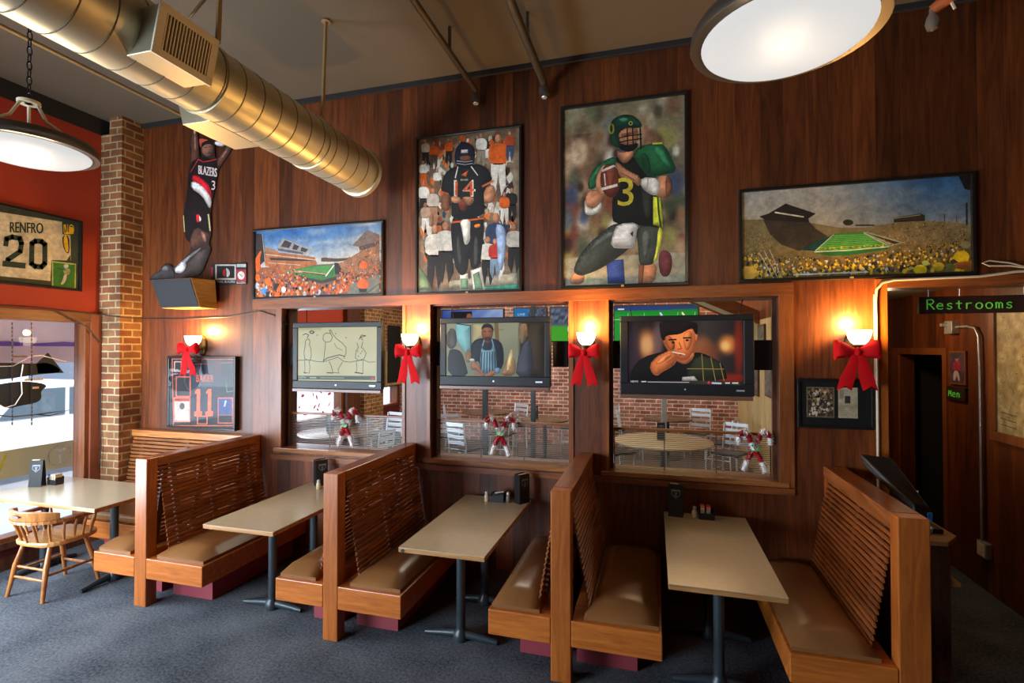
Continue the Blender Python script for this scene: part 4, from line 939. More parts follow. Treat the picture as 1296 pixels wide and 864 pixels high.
a.line((220, 214, 200), [(795, 490), (728, 580)], 9); a.line((206, 150, 120), [(500, 540), (728, 568)], 15); a.line((70, 26, 20), [(540, 548), (720, 570)], 7); a.poly((44, 34, 34), [(800, 470), (830, 470), (875, 550), (830, 565), (805, 560)]); a.poly((60, 50, 44), [(470, 562), (600, 595), (700, 614), (812, 582), (812, 610), (700, 640), (560, 610)])
a.tr = None
def ok(p0, p1):
    pass
cols = [(220, 92, 24), (232, 106, 30), (206, 80, 26), (236, 130, 60), (40, 36, 40), (200, 190, 176), (64, 90, 136), (120, 70, 46), (226, 100, 30)]
lim = lambda x, z: x0 + e + .02 < x < x1 - e - .02 and z0 + e + .02 < z
def st_in(x, z):
    if not lim(x, z): return False
    u = (x - x0) / (x1 - x0); top = z0 + .35 - .22 * math.exp(-((u - .55) / .17) ** 2) * 1.0 + (0 if u < .6 else (u - .7) * .45) + (.02 if u < .2 else 0)
    return z < top
a.speck(1500, cols, lambda r: (r.uniform(x0, x1), z0 + .46 * r.random() ** 1.3), lambda x, z: max(.0045, .020 - (z - z0) * .045), rng, 1.3, st_in)
a.speck(500, [(190, 100, 56), (150, 96, 64), (214, 130, 84), (120, 80, 60)], lambda r: (r.uniform(x1 - .48, x1 - .03), r.uniform(z0 + .1, z0 + .60)), lambda x, z: .008, rng, 1.3, lambda x, z: z < z0 + .33 + (x - (x1 - .48)) * .55)
a.tr = T
a.poly((118, 112, 96), [(905, 725), (940, 640), (1060, 610), (1168, 560), (1168, 722)], 0); a.ell((226, 92, 30), (1035, 645), 48, 42); a.poly(DK, [(1000, 682), (1070, 682), (1062, 712), (1008, 712)]); a.ell((220, 96, 40), (1040, 490), 34, 36); a.line((90, 84, 70), [(1060, 720), (1168, 640)], 9); a.line((150, 140, 110), [(1080, 722), (1168, 670)], 7)
a.poly((50, 40, 38), [(140, 235), (208, 235), (232, 455), (200, 480), (150, 540), (140, 540)]); a.line((190, 180, 170), [(210, 235), (232, 455)], 4)
a.poly((222, 94, 24), [(150, 440), (165, 420), (190, 375), (208, 372), (190, 430), (196, 520), (170, 550), (150, 520)], 1)
for q in [((170, 590), 30, (228, 104, 30)), ((260, 625), 34, (226, 96, 24)), ((385, 690), 26, (230, 230, 230)), ((170, 660), 26, (190, 190, 200)), ((225, 700), 30, (70, 130, 190)), ((330, 740), 34, (232, 104, 24)), ((200, 745), 24, (222, 100, 30))]: a.ell(q[2], q[0], q[1] * .7, q[1], 0, 12)
a.line(SK, [(185, 660), (205, 735)], 14); a.poly(DK, [(310, 640), (350, 640), (320, 700), (300, 690)]); a.poly(DK, [(240, 710), (275, 700), (260, 755), (236, 755)])
a.mb.build('print', 'print', t)

# --- wide stadium picture, yellow crowd
x0, x1, z0, z1 = .648, 2.182, 2.568, 3.298
t = thing('framed_picture', 'wide framed picture of a stadium with a yellow crowd and a green field', 'picture', (1.415, WY, 2.568))
frame(t, x0, x1, z0, z1, .024, .035); MB().box(-.012, .012, -.04, -.034, .003, .016).build('brass_clip', 'pipe_gold', t)
a = art_on(t, PY); rng = random.Random(9); e = .024
def sky2(u, v):
    c = mixc((176, 158, 128), (176, 168, 156), v); c = mixc(c, (52, 92, 134), min(1, max(0, (u - .38) * 2.2)) * (.45 + .55 * v))
    return mixc(c, (200, 180, 150), max(0, nz(u * 6, v * 9, 4)) * .35)
a.grid(sky2, 30, 12, x0 + e, z0 + .33, x1 - e, z1 - e)
a.grid(lambda u, v: mixc((118, 92, 44), (140, 118, 74), v + nz(u * 30, v * 20) * .8), 40, 14, x0 + e, z0 + e, x1 - e, z0 + .36)
T = tracer((920, 200, 1250, 370), 1296, PY); a.tr = T
a.poly((132, 112, 72), [(72, 306), (180, 305), (440, 325), (560, 346), (680, 346), (830, 322), (980, 312), (1150, 320), (1180, 330), (1205, 345), (1215, 420), (880, 430), (815, 440), (530, 378), (360, 460), (240, 430), (72, 430)])
a.poly((66, 54, 38), [(180, 306), (412, 318), (440, 350), (500, 388), (360, 462), (270, 430), (215, 380)]); a.poly((44, 34, 28), [(205, 276), (292, 226), (442, 276), (405, 300), (410, 320), (190, 308), (160, 290)]); a.line((220, 206, 170), [(240, 270), (380, 292)], 7)
a.poly((54, 46, 34), [(828, 296), (960, 276), (984, 284), (984, 312), (830, 320)]); a.line((150, 130, 90), [(830, 300), (960, 282)], 4); a.ell((50, 50, 30), (602, 320), 26, 15); a.line((60, 56, 36), [(640, 334), (730, 334)], 7)
a.poly((26, 66, 60), [(360, 456), (500, 390), (530, 392), (440, 462)]); a.poly((150, 160, 120), [(672, 366), (700, 366), (880, 420), (815, 438)]); a.poly((80, 44, 30), [(690, 372), (860, 420), (830, 428)])
a.poly((64, 150, 44), [(440, 462), (530, 378), (680, 370), (812, 440), (600, 466)]); a.poly((44, 110, 50), [(420, 468), (600, 466), (815, 442), (790, 456), (600, 484), (500, 486)])
for k in range(7): a.line((150, 200, 120), [(520 - k * 11, 388 + k * 10), (690 + k * 16, 380 + k * 8)], 2)
a.line((220, 220, 200), [(436, 466), (600, 458), (806, 440)], 5); a.line((200, 200, 180), [(440, 460), (530, 380)], 4); a.line((200, 200, 180), [(680, 372), (808, 440)], 4)
for k, ch in enumerate('OREGON'): a.text((214, 190, 30), ch, 450 + k * 57, 458 - k * 3.4, 494 + k * 57, 444 - k * 3.4)
a.tr = None
cols = [(214, 168, 34), (196, 150, 40), (226, 190, 60), (44, 40, 34), (70, 62, 50), (206, 196, 176), (120, 96, 56), (90, 100, 104), (230, 190, 40), (52, 60, 40)]
lim2 = lambda x, z: x0 + e + .02 < x < x1 - e - .02 and z0 + e + .018 < z
def st2(x, z):
    if not lim2(x, z): return False
    u = (x - x0) / (x1 - x0); return z < z0 + .15 + .10 * abs(u - .45) * 2 + (.25 * (u - .8) if u > .8 else 0)
a.speck(1700, cols, lambda r: (r.uniform(x0, x1), z0 + .36 * r.random() ** 1.2), lambda x, z: max(.004, .015 - (z - z0) * .045) * (1.5 if abs(x - (x0 + x1) / 2) > .6 else 1), rng, 1.2, st2)
a.speck(900, [(160, 136, 84), (110, 88, 50), (176, 150, 96), (90, 74, 44)], lambda r: (r.uniform(x0, x1), r.uniform(z0 + .2, z0 + .42)), lambda x, z: .005, rng, 1.2, lambda x, z: lim2(x, z) and ((x - x0) < .25 or (x - x0) > .98) and z < z0 + .40)
a.tr = T
for q in [((110, 570), 44, (206, 160, 60)), ((960, 555), 34, (206, 176, 30)), ((1050, 540), 30, (190, 160, 40)), ((1165, 490), 40, (214, 176, 30)), ((1185, 430), 26, (150, 140, 90)), ((985, 522), 18, (150, 170, 80)), ((1110, 545), 26, (110, 110, 50))]: a.ell(q[2], q[0], q[1] * 1.0, q[1] * .75, 0, 12)
for k in range(3): a.line((190, 180, 150), [(160 + k * 26, 470 - k * 6), (230 + k * 22, 596)], 4)
a.poly((150, 86, 30), [(1130, 520), (1215, 510), (1220, 560), (1130, 548)]); a.line((220, 215, 200), [(330, 580), (700, 566)], 6)
a.poly((34, 28, 28), [(1150, 92), (1205, 84), (1205, 160), (1180, 155)]); a.line((50, 40, 34), [(1188, 225), (1190, 330)], 8); a.line((50, 40, 34), [(1078, 280), (1080, 316)], 3); a.line((50, 40, 34), [(1138, 290), (1140, 316)], 3)
a.mb.build('print', 'print', t)

# --- framed jersey with number 11, under the left sconce
x0, x1, z0, z1 = -5.06, -4.158, 1.20, 1.972
t = thing('framed_jersey', 'framed dark jersey with orange name and number 11, beside the brick pier', 'picture', (-4.61, WY, 1.20))
frame(t, x0, x1, z0, z1, .024, .06); yA = WY - .045
a = art_on(t, yA); a.grid(lambda u, v: (22, 28, 36), 2, 2, x0 + .02, z0 + .02, x1 - .02, z1 - .02)
a.tr = tracer((205, 410, 310, 550), 648, yA)
def rect(c, p, q, same=False): a.poly(c, [p, (q[0], p[1]), q, (p[0], q[1])], same=same)
OG = (214, 92, 52)
rect(OG, (82, 270), (580, 275)); rect(OG, (82, 790), (575, 796)); a.line(OG, [(80, 272), (90, 792)], 5)
a.poly((26, 34, 50), [(215, 320), (300, 300), (345, 330), (395, 300), (470, 320), (480, 470), (430, 500), (430, 745), (220, 745), (222, 480), (180, 440)], 1)
a.line(OG, [(215, 315), (560, 300)], 3); a.poly((40, 18, 20), [(350, 300), (400, 290), (420, 330), (385, 380)], 1); a.poly((60, 20, 22), [(400, 280), (450, 280), (470, 400), (425, 410)], 1)
rect((196, 150, 130), (95, 290), (155, 370)); rect((30, 26, 30), (102, 298), (148, 362)); rect((196, 90, 60), (108, 408), (225, 570)); rect((26, 26, 32), (116, 416), (217, 560))
rect((206, 110, 80), (92, 572), (222, 765)); rect((176, 160, 150), (100, 580), (214, 755)); rect((160, 40, 30), (100, 580), (214, 602)); a.ell((70, 50, 40), (158, 640), 20, 26); a.poly((225, 220, 215), [(105, 750), (112, 705), (150, 668), (190, 680), (205, 750)], 1)
rect((190, 90, 66), (436, 572), (556, 776)); rect((40, 60, 110), (444, 582), (548, 708)); rect((30, 34, 44), (444, 712), (548, 768)); a.line((150, 180, 220), [(490, 640), (500, 600)], 12)
a.text(OG, 'BAKER', 270, 450, 405, 396)
for xc in (285, 372): a.poly(OG, [(xc - 26, 528), (xc - 8, 506), (xc + 16, 506), (xc + 14, 678), (xc + 30, 680), (xc + 28, 718), (xc - 32, 720), (xc - 32, 684), (xc - 14, 680), (xc - 12, 540), (xc - 26, 545)])
rect((206, 96, 66), (275, 716), (358, 782)); rect((24, 26, 34), (283, 724), (350, 776)); a.line((110, 170, 150), [(500, 430), (510, 530), (560, 520), (570, 320)], 3)
a.mb.build('mat_and_jersey', 'print', t)
MB().box(x0 + .022 + 4.61, x1 - .022 + 4.61, -.058, -.056, .022, z1 - z0 - .022).build('glazing', 'glass', t)

# --- small black frame right
x0, x1, z0, z1 = 1.05, 1.56, 1.454, 1.826
t = thing('framed_picture', 'small black framed pair of photograph and letter by the corridor opening', 'picture', (1.305, WY, 1.454))
frame(t, x0, x1, z0, z1, .022, .03)
a = art_on(t, WY - .016); rng = random.Random(2)
a.grid(lambda u, v: (20, 20, 18), 2, 2, x0 + .02, z0 + .02, x1 - .02, z1 - .02)
a.poly((120, 100, 70), [(1.115, 1.535), (1.300, 1.535), (1.300, 1.762), (1.115, 1.762)]); a.poly((60, 50, 38), [(1.122, 1.542), (1.293, 1.542), (1.293, 1.755), (1.122, 1.755)])
a.speck(170, [(196, 176, 150), (206, 190, 170), (60, 50, 40), (150, 110, 70), (40, 36, 30), (130, 100, 60)], lambda r: (r.uniform(1.13, 1.285), r.uniform(1.55, 1.745)), lambda x, z: .011, rng, 1.3)
a.poly((176, 160, 128), [(1.325, 1.535), (1.452, 1.535), (1.452, 1.762), (1.325, 1.762)]); a.poly((60, 44, 50), [(1.368, 1.645), (1.405, 1.645), (1.405, 1.70), (1.368, 1.70)]); a.poly((150, 130, 110), [(1.335, 1.68), (1.362, 1.68), (1.362, 1.745), (1.335, 1.745)])
for k in range(9): a.line((120, 104, 80), [(1.335, 1.625 - k * .009), (1.442, 1.625 - k * .009)], .002)
a.mb.build('print', 'print', t)

# --- small team poster strip beside the speaker
t = thing('team_placard', 'small black and red placard with two ball team emblems beside the angled speaker', 'placard', (-4.275, WY, 2.722))
MB().box(-.205, .203, -.012, -.001, 0, .225).build('board', 'black', t)
a = art_on(t, WY - .0122); a.tr = tracer((180, 150, 320, 400), 484, WY - .012)
rect((28, 26, 26), (302, 636), (456, 726)); rect((190, 184, 176), (320, 638), (410, 705)); rect((24, 22, 22), (326, 644), (404, 698))
a.poly((196, 190, 184), [(365, 652), (380, 660), (385, 680), (375, 695), (368, 690), (370, 672)], 1); a.poly((170, 30, 34), [(362, 655), (352, 668), (352, 684), (364, 694), (366, 672)], 1)
a.text((200, 190, 180), 'TRAIL BLAZERS', 326, 718, 406, 708); rect((150, 40, 46), (412, 660), (454, 712)); a.ell((210, 200, 190), (433, 686), 15, 18); rect((180, 176, 170), (414, 636), (454, 650)); a.line((90, 30, 30), [(426, 680), (440, 692)], 3); a.text((200, 190, 180), 'BLAZERS', 414, 722, 452, 714); rect((170, 40, 44), (303, 650), (309, 690))
a.mb.build('print', 'print', t)

# --- framed jersey with number 20 on the red wall
PXL = LX + .03
y0, y1, z0, z1 = 2.30, 3.86, 2.65, 3.39
t = thing('framed_jersey', 'framed white jersey with green number 20 on the red wall', 'picture', (LX, 3.08, 2.65))
b = MB(); f = .025
for q in ((y0, y1, z0, z0 + f), (y0, y1, z1 - f, z1), (y0, y0 + f, z0 + f, z1 - f), (y1 - f, y1, z0 + f, z1 - f)): b.box(.001, .045, q[0] - 3.08, q[1] - 3.08, q[2] - 2.65, q[3] - 2.65)
b.build('picture_frame', 'frame', t, bevel=.004)
MB().box(.001, .02, y0 + f - 3.08, y1 - f - 3.08, f, z1 - z0 - f).build('backing', 'black_matte', t)
XA = LX + .022
a = Art(lambda y, z, l: (XA + l - LX, y - 3.08, z - 2.65))
a.grid(lambda u, v: (52, 60, 48), 2, 2, y0 + f, z0 + f, y1 - f, z1 - f)
def trL(p):
    q = onX(0 + p[0] * 330 / 1296, 220 + p[1] * 330 / 1296, XA); return (q.y, q.z)
a.tr = trL; CR = (206, 192, 158); GR = (34, 54, 44)
a.poly(CR, [(-180, 130), (-60, 165), (5, 190), (308, 238), (310, 300), (350, 305), (352, 430), (256, 428), (250, 532), (5, 508), (-180, 490)])
a.poly((236, 186, 30), [(318, 252), (326, 250), (330, 285), (345, 290), (345, 262), (364, 266), (366, 298), (330, 300)]); a.text((230, 190, 40), 'UO', 316, 300, 368, 250)
a.poly((44, 52, 46), [(308, 304), (345, 306), (346, 392), (330, 396), (312, 360)], 1); a.poly((226, 180, 30), [(318, 304), (334, 306), (342, 390), (328, 388), (316, 350)], 1); a.poly((60, 56, 60), [(330, 432), (350, 400), (350, 436)])
a.poly((170, 176, 90), [(258, 432), (378, 446), (376, 572), (258, 562)]); a.poly((52, 116, 40), [(264, 440), (372, 452), (370, 566), (264, 556)]); a.ell((180, 190, 200), (328, 458), 12, 10); a.poly((150, 160, 120), [(312, 470), (345, 468), (350, 490), (338, 505), (318, 500)], 1); a.line((60, 60, 50), [(282, 468), (325, 478)], 5); a.poly((206, 200, 180), [(318, 500), (335, 500), (322, 545), (298, 552), (312, 525)], 1); a.line(SK, [(345, 488), (325, 495)], 6)
a.text(GR, 'RENFRO', 48, 290, 212, 238, slant=6, bold=3); a.text(GR, 'RENFRO', 50, 291, 214, 239, slant=6)
def digit(pts, w_): a.line(GR, pts, w_, same=False)
digit([(28, 352), (32, 322), (60, 314), (98, 320), (106, 345), (100, 385), (40, 425), (30, 452)], 25); digit([(20, 446), (118, 456)], 28)
digit([(158, 345), (175, 334), (206, 336), (222, 350), (222, 445), (206, 462), (175, 460), (156, 446), (158, 345)], 25)
a.mb.build('mat_and_jersey', 'print', t)

# ---------------------------------------------------------------- basketball player cut-out on the wall
t = thing('player_cutout', 'flat wall cut-out of a leaping basketball player in black, red and white kit', 'wall cut-out', (-4.62, WY, 2.83))
yC = WY - .016
TC = tracer((180, 150, 320, 400), 484, yC)
def cut(name, pts, col, sm=1):
    pts = chaikin(pts, sm) if sm else pts
    q = [TC(p) for p in pts]; b = MB(); b.mat = 0; b.col = lin(col)
    b.prism([(x + 4.62, -.015, z - 2.83) for x, z in q], (0, .014, 0)); return b
out = [(222, 45), (240, 48), (246, 100), (250, 170), (262, 165), (260, 110), (272, 95), (300, 95), (315, 100), (316, 150), (320, 178), (345, 150), (362, 120), (330, 118), (325, 98), (350, 104), (385, 108), (405, 97), (392, 135), (345, 205), (332, 225), (318, 300), (300, 395), (298, 420), (304, 500), (290, 545), (302, 570), (282, 620), (265, 668), (240, 690), (150, 700), (70, 705), (28, 706), (40, 685), (80, 665), (92, 636), (118, 634), (138, 655), (190, 605), (215, 570), (205, 540), (192, 530), (180, 470), (178, 420), (190, 370), (200, 240), (215, 165), (205, 120), (212, 75)]
bb = cut('figure', out, (52, 30, 24), 1); o = bb.build('figure', 'print', t)
a = art_on(t, yC); a.k = 3; a.tr = TC; a.sh = .8
DS = (88, 56, 44); DS2 = (140, 96, 80); KB = (26, 18, 20)
a.poly(DS, [(222, 48), (238, 50), (246, 100), (248, 180), (225, 215), (212, 200), (216, 130), (208, 120), (214, 80)], 1); a.poly(DS2, [(226, 55), (234, 60), (238, 130), (228, 150)], 2); a.poly((206, 150, 120), [(224, 46), (236, 48), (234, 70), (226, 70)], 1)
a.poly(DS, [(405, 98), (392, 132), (345, 205), (330, 215), (322, 190), (355, 140), (370, 118), (330, 118), (328, 100), (385, 108)], 1); a.poly((176, 170, 176), [(318, 98), (345, 104), (362, 116), (352, 124), (318, 116)], 1); a.poly(DS2, [(345, 165), (372, 130), (378, 135), (350, 180)], 1)
a.poly((190, 80, 60), [(248, 84), (300, 95), (268, 110), (256, 130), (250, 110)], 1)
a.poly((28, 18, 16), [(258, 125), (262, 105), (285, 94), (305, 100), (312, 120), (295, 118), (270, 128)], 1); a.poly(DS2, [(262, 122), (290, 108), (310, 118), (308, 150), (292, 168), (270, 160), (260, 145)], 1); a.line((30, 18, 14), [(270, 128), (285, 124)], 3); a.line((30, 18, 14), [(292, 124), (305, 124)], 3); a.line((46, 20, 18), [(285, 152), (300, 150)], 4); a.poly((130, 88, 72), [(284, 130), (292, 130), (296, 143), (286, 144)], 1)
a.poly(KB, [(215, 190), (240, 175), (262, 165), (300, 180), (325, 176), (334, 225), (318, 300), (298, 395), (205, 330), (200, 260)], 1); a.line((196, 50, 36), [(245, 178), (268, 190), (300, 184), (325, 178)], 4); a.line((196, 50, 36), [(212, 235), (245, 180)], 3)
a.text((226, 206, 200), 'BLAZERS', 246, 242, 326, 204, slant=14, bold=2)
a.poly((190, 24, 36), [(222, 242), (262, 260), (300, 300), (306, 358), (292, 352), (262, 300), (216, 272)], 1); a.poly((214, 206, 200), [(216, 270), (260, 290), (292, 330), (304, 356), (300, 392), (290, 388), (262, 335), (214, 306)], 1)
a.text((226, 206, 200), '3', 304, 312, 320, 272)
a.poly(KB, [(200, 300), (214, 308), (262, 338), (296, 395), (300, 430), (300, 500), (280, 500), (235, 470), (215, 540), (192, 530), (182, 480), (180, 420), (195, 360)], 1); a.line((206, 190, 130), [(181, 425), (186, 495)], 4); a.line((206, 190, 130), [(290, 420), (298, 490)], 6); a.poly((206, 40, 46), [(236, 420), (250, 418), (262, 440), (250, 456), (238, 452)], 1); a.poly((206, 200, 196), [(248, 420), (262, 440), (252, 455)], 1)
a.poly(DS, [(235, 470), (280, 498), (298, 505), (288, 545), (298, 572), (270, 560), (212, 572), (208, 530)], 1); a.poly(DS2, [(255, 490), (275, 500), (284, 540), (270, 540)], 1)
a.poly((150, 146, 148), [(250, 565), (262, 568), (190, 625), (195, 650), (172, 680), (145, 670), (140, 650)], 1); a.poly((206, 200, 200), [(160, 640), (188, 640), (190, 665), (150, 678), (142, 662)], 1)
a.poly((62, 52, 48), [(262, 570), (300, 566), (280, 620), (262, 668), (240, 690), (160, 698), (195, 650), (195, 625)], 1)
a.poly((54, 50, 50), [(30, 704), (44, 684), (82, 664), (92, 640), (118, 638), (135, 660), (145, 690), (120, 700), (70, 704)], 1); a.poly((110, 106, 108), [(84, 665), (96, 644), (112, 645), (118, 665)], 1); a.line((20, 20, 20), [(34, 704), (140, 698)], 5)
a.mb.build('print', 'print', t)
# angled speaker under the cut-out
t = thing('wall_speaker', 'black fronted speaker with tan side panel, tilted down under the basketball cut-out', 'speaker', (-4.68, WY, 2.47))
MB().hexa([(-.24, -.245, .0), (.26, -.245, .0), (.26, -.03, .0), (-.24, -.03, .0), (-.255, -.345, .285), (.255, -.345, .285), (.26, -.06, .30), (-.24, -.06, .30)]).build('cabinet', wood('tan_wood_side', (.30, .16, .04), (.50, .28, .07), 'y', .5), t, bevel=.006)
MB().hexa([(-.236, -.256, .006), (.254, -.256, .006), (.254, -.247, .006), (-.236, -.247, .006), (-.25, -.354, .279), (.25, -.354, .279), (.25, -.345, .279), (-.25, -.345, .279)]).build('grille', plain('speaker_cloth', (.018, .017, .02), .8, bump=.4, nscale=300), t)
MB().bar((.1, -.06, .14), (.1, -.001, .14), .06, .05).build('bracket', 'bronze', t)
# ---------------------------------------------------------------- televisions in the openings
def tv(label, xa, xb, za, zb, fy, sc):
    """outer frame xa..xb, za..zb on the plane fy; sc = screen margins (left, right, bottom, top)"""
    ox, oz = (xa + xb) / 2, za
    t = thing('television', label, 'television', (ox, fy, oz))
    W, H = xb - xa, zb - za; l, r, bt, tp = sc; b = MB()
    b.box(-W / 2, W / 2, 0, .05, 0, bt).box(-W / 2, W / 2, 0, .05, H - tp, H).box(-W / 2, -W / 2 + l, 0, .05, bt, H - tp).box(W / 2 - r, W / 2, 0, .05, bt, H - tp)
    b.build('bezel', 'tvframe', t, bevel=.006)
    MB().box(-W / 2 + .03, W / 2 - .03, .051, .11, .03, H - .03).build('housing', 'black', t)
    MB().box(-W / 2 + l, W / 2 - r, .012, .04, bt, H - tp).build('panel', 'black', t)
    MB().box(-W / 2 - .004, W / 2 - .01, .0, .05, -.034, -.003).build('lower_bar', 'tvbar', t, bevel=.004)
    MB().lathe([(.007, -.004), (.007, -.001)], (0, 0, bt * .5), 12, 'y').build('indicator', 'steel', t)
    MB().box(W / 2 - .13, W / 2 - .07, -.002, -.0005, bt * .42, bt * .42 + .012).build('logo_plate', 'steel', t)
    for sx in (-1, 1): MB().tube([(sx * W * .40, .09, H - .04), (sx * W * .44, .13, 2.445 - oz)], .0045, 6).build('hanging_cable', 'black', t)
    a = Art(lambda x, z, q: (x - ox, .0115 - q, z - oz), .00012); a.rect_ = (xa + l, xb - r, za + bt, zb - tp)
    return t, a, fy + .0115
FY = 4.235
t, a, py = tv('television showing a pale sketch drawing, leftmost of the three', -3.452, -2.462, 1.662, 2.308, FY, (.055, .055, .075, .05))
X0, X1, Z0, Z1 = a.rect_
a.grid(lambda u, v: mixc((196, 192, 150), (206, 202, 164), nz(u * 3, v * 3) + .5) if v < .93 or u > .3 else (170, 164, 96), 24, 14, X0, Z0, X1, Z1)
a.tr = tracer((300, 360, 540, 520), 1296, py); BK = (58, 56, 40)
a.line(BK, [(408, 518), (455, 515), (500, 515), (540, 525), (590, 528), (640, 512), (690, 496), (730, 525), (775, 530), (830, 518), (868, 515), (900, 530), (945, 528)], 4)
a.line(BK, [(470, 380), (490, 370), (498, 390), (495, 410), (505, 440), (508, 480), (500, 520)], 4); a.line(BK, [(468, 385), (465, 420), (458, 460), (462, 505), (480, 515)], 4); a.line(BK, [(462, 520), (465, 570), (460, 600), (495, 605), (498, 560), (492, 520)], 3.5)
a.line(BK, [(450, 345), (470, 335), (490, 345), (478, 365)], 5); a.line(BK, [(495, 325), (510, 315), (528, 325), (515, 335), (500, 330)], 7); a.line(BK, [(455, 600), (470, 606)], 6)
a.line(BK, [(590, 345), (588, 375), (605, 395), (640, 388), (652, 360), (640, 335), (610, 330), (590, 345)], 4); a.line(BK, [(640, 335), (632, 312), (640, 310), (655, 340), (680, 370), (720, 400), (745, 430), (745, 470), (730, 505)], 4); a.line(BK, [(605, 395), (600, 450), (595, 500), (590, 525)], 4)
a.line(BK, [(590, 520), (620, 500), (660, 490), (700, 480), (735, 490)], 6); a.line(BK, [(630, 525), (645, 560), (655, 600), (695, 605), (690, 580), (720, 530)], 4); a.line(BK, [(615, 602), (655, 604)], 7); a.line(BK, [(665, 400), (680, 430), (720, 450)], 3)
a.line(BK, [(820, 400), (830, 430), (815, 450), (808, 500), (830, 520), (870, 505), (882, 470), (865, 440), (850, 430), (860, 390)], 4); a.line(BK, [(835, 375), (850, 345), (880, 350), (845, 360), (860, 380)], 5); a.line(BK, [(815, 525), (820, 570), (815, 600), (860, 606), (860, 560), (862, 520)], 3.5); a.line(BK, [(805, 600), (860, 608)], 7)
for q in ((825, 455), (845, 470), (830, 490), (855, 455), (548, 345), (745, 362), (675, 335)): a.ell(BK, q, 4, 4, 0, 8)
a.poly((70, 84, 66), [(404, 622), (945, 624), (945, 652), (404, 648)]); a.text((200, 210, 190), 'ESPN', 420, 640, 470, 628); a.line((190, 196, 180), [(500, 636), (540, 636)], 7); a.line((140, 160, 130), [(570, 636), (730, 638)], 6); a.ell((200, 50, 60), (928, 640), 12, 9)
a.mb.build('picture', 'screen', t)

t, a, py = tv('television showing a cook in a striped apron, in the middle opening', -1.868, -.848, 1.722, 2.328, FY, (.058, .05, .085, .05))
X0, X1, Z0, Z1 = a.rect_
def kit(u, v):
    if u > .76: return mixc((34, 26, 22), (54, 42, 34), v)
    c = mixc((116, 124, 104), (150, 150, 124), v + nz(u * 3, v * 3) * .4); return c
a.grid(kit, 30, 14, X0, Z0, X1, Z1); a.sh = .8; a.tr = tracer((480, 360, 780, 560), 1296, py)
a.poly((120, 176, 180), [(418, 214), (502, 222), (502, 350), (480, 400), (450, 350), (418, 300)]); a.line((36, 34, 36), [(425, 214), (500, 224), (502, 400)], 5); a.poly((130, 100, 66), [(470, 360), (505, 360), (500, 430), (470, 420)], 1)
a.poly((160, 150, 110), [(505, 215), (600, 215), (600, 300), (510, 330)], 0); a.line((120, 96, 60), [(640, 215), (645, 300)], 22); a.line((140, 116, 70), [(610, 246), (680, 246)], 4)
a.poly((118, 100, 74), [(760, 212), (815, 212), (800, 330), (765, 320)], 1); a.poly((52, 44, 36), [(815, 212), (905, 212), (905, 505), (790, 505), (800, 330)], 0)
a.poly((60, 64, 76), [(745, 505), (755, 420), (775, 340), (800, 305), (830, 305), (850, 505)], 1); a.poly((140, 96, 60), [(790, 215), (812, 215), (812, 300), (795, 260)], 1)
a.poly((150, 120, 84), [(665, 500), (680, 450), (700, 400), (740, 400), (750, 450), (740, 500)], 1); a.poly((196, 170, 120), [(690, 470), (715, 350), (735, 360), (720, 470)], 1)
a.poly((24, 24, 28), [(376, 505), (376, 360), (410, 350), (450, 365), (470, 420), (490, 505)], 1); a.ell((96, 76, 66), (395, 300), 30, 52); a.poly((70, 70, 64), [(378, 240), (415, 240), (425, 290), (420, 345), (380, 345)], 1)
a.poly((26, 34, 46), [(505, 400), (500, 330), (525, 300), (560, 292), (620, 292), (665, 310), (682, 360), (680, 450), (640, 480), (560, 480), (545, 420), (530, 420), (530, 440), (508, 430)], 1)
a.poly((110, 150, 168), [(560, 330), (570, 360), (615, 358), (618, 330), (632, 335), (640, 400), (645, 490), (560, 490), (550, 420)], 1)
for k in range(6): a.line((28, 44, 66), [(562 + k * 14, 368), (556 + k * 16, 480)], 5)
a.line((110, 150, 168), [(565, 335), (575, 300)], 7); a.line((110, 150, 168), [(625, 335), (616, 300)], 7)
a.poly((110, 66, 46), [(574, 290), (612, 290), (608, 318), (590, 326), (576, 312)], 1); a.ell((124, 76, 52), (591, 262), 32, 46); a.poly((30, 22, 20), [(558, 250), (562, 224), (585, 211), (612, 216), (626, 240), (624, 262), (614, 238), (590, 232), (566, 240)], 1); a.poly((60, 36, 26), [(570, 292), (590, 284), (614, 290), (604, 308), (582, 308)], 1); a.line((30, 18, 14), [(570, 256), (584, 258)], 4); a.line((30, 18, 14), [(598, 257), (612, 255)], 4); a.line((80, 30, 26), [(582, 288), (600, 287)], 4)
a.poly((150, 100, 70), [(500, 430), (520, 410), (545, 440), (560, 470), (585, 495), (565, 505), (540, 470), (500, 465)], 1); a.poly((150, 96, 66), [(590, 480), (640, 465), (630, 500), (590, 505)], 1); a.poly((90, 116, 150), [(625, 460), (660, 450), (662, 480), (640, 490)], 1)
a.ell((190, 206, 200), (508, 412), 14, 8); a.line((200, 60, 50), [(520, 486), (560, 490)], 5)
a.text((210, 210, 210), 'NEWS', 392, 514, 428, 503); a.line((170, 170, 176), [(436, 509), (470, 509)], 6); a.line((170, 170, 176), [(480, 509), (556, 510)], 6); a.line((200, 206, 220), [(745, 518), (785, 518)], 8); a.line((90, 200, 70), [(800, 525), (872, 526)], 5); a.ell((190, 50, 50), (734, 518), 8, 7)
a.mb.build('picture', 'screen', t)

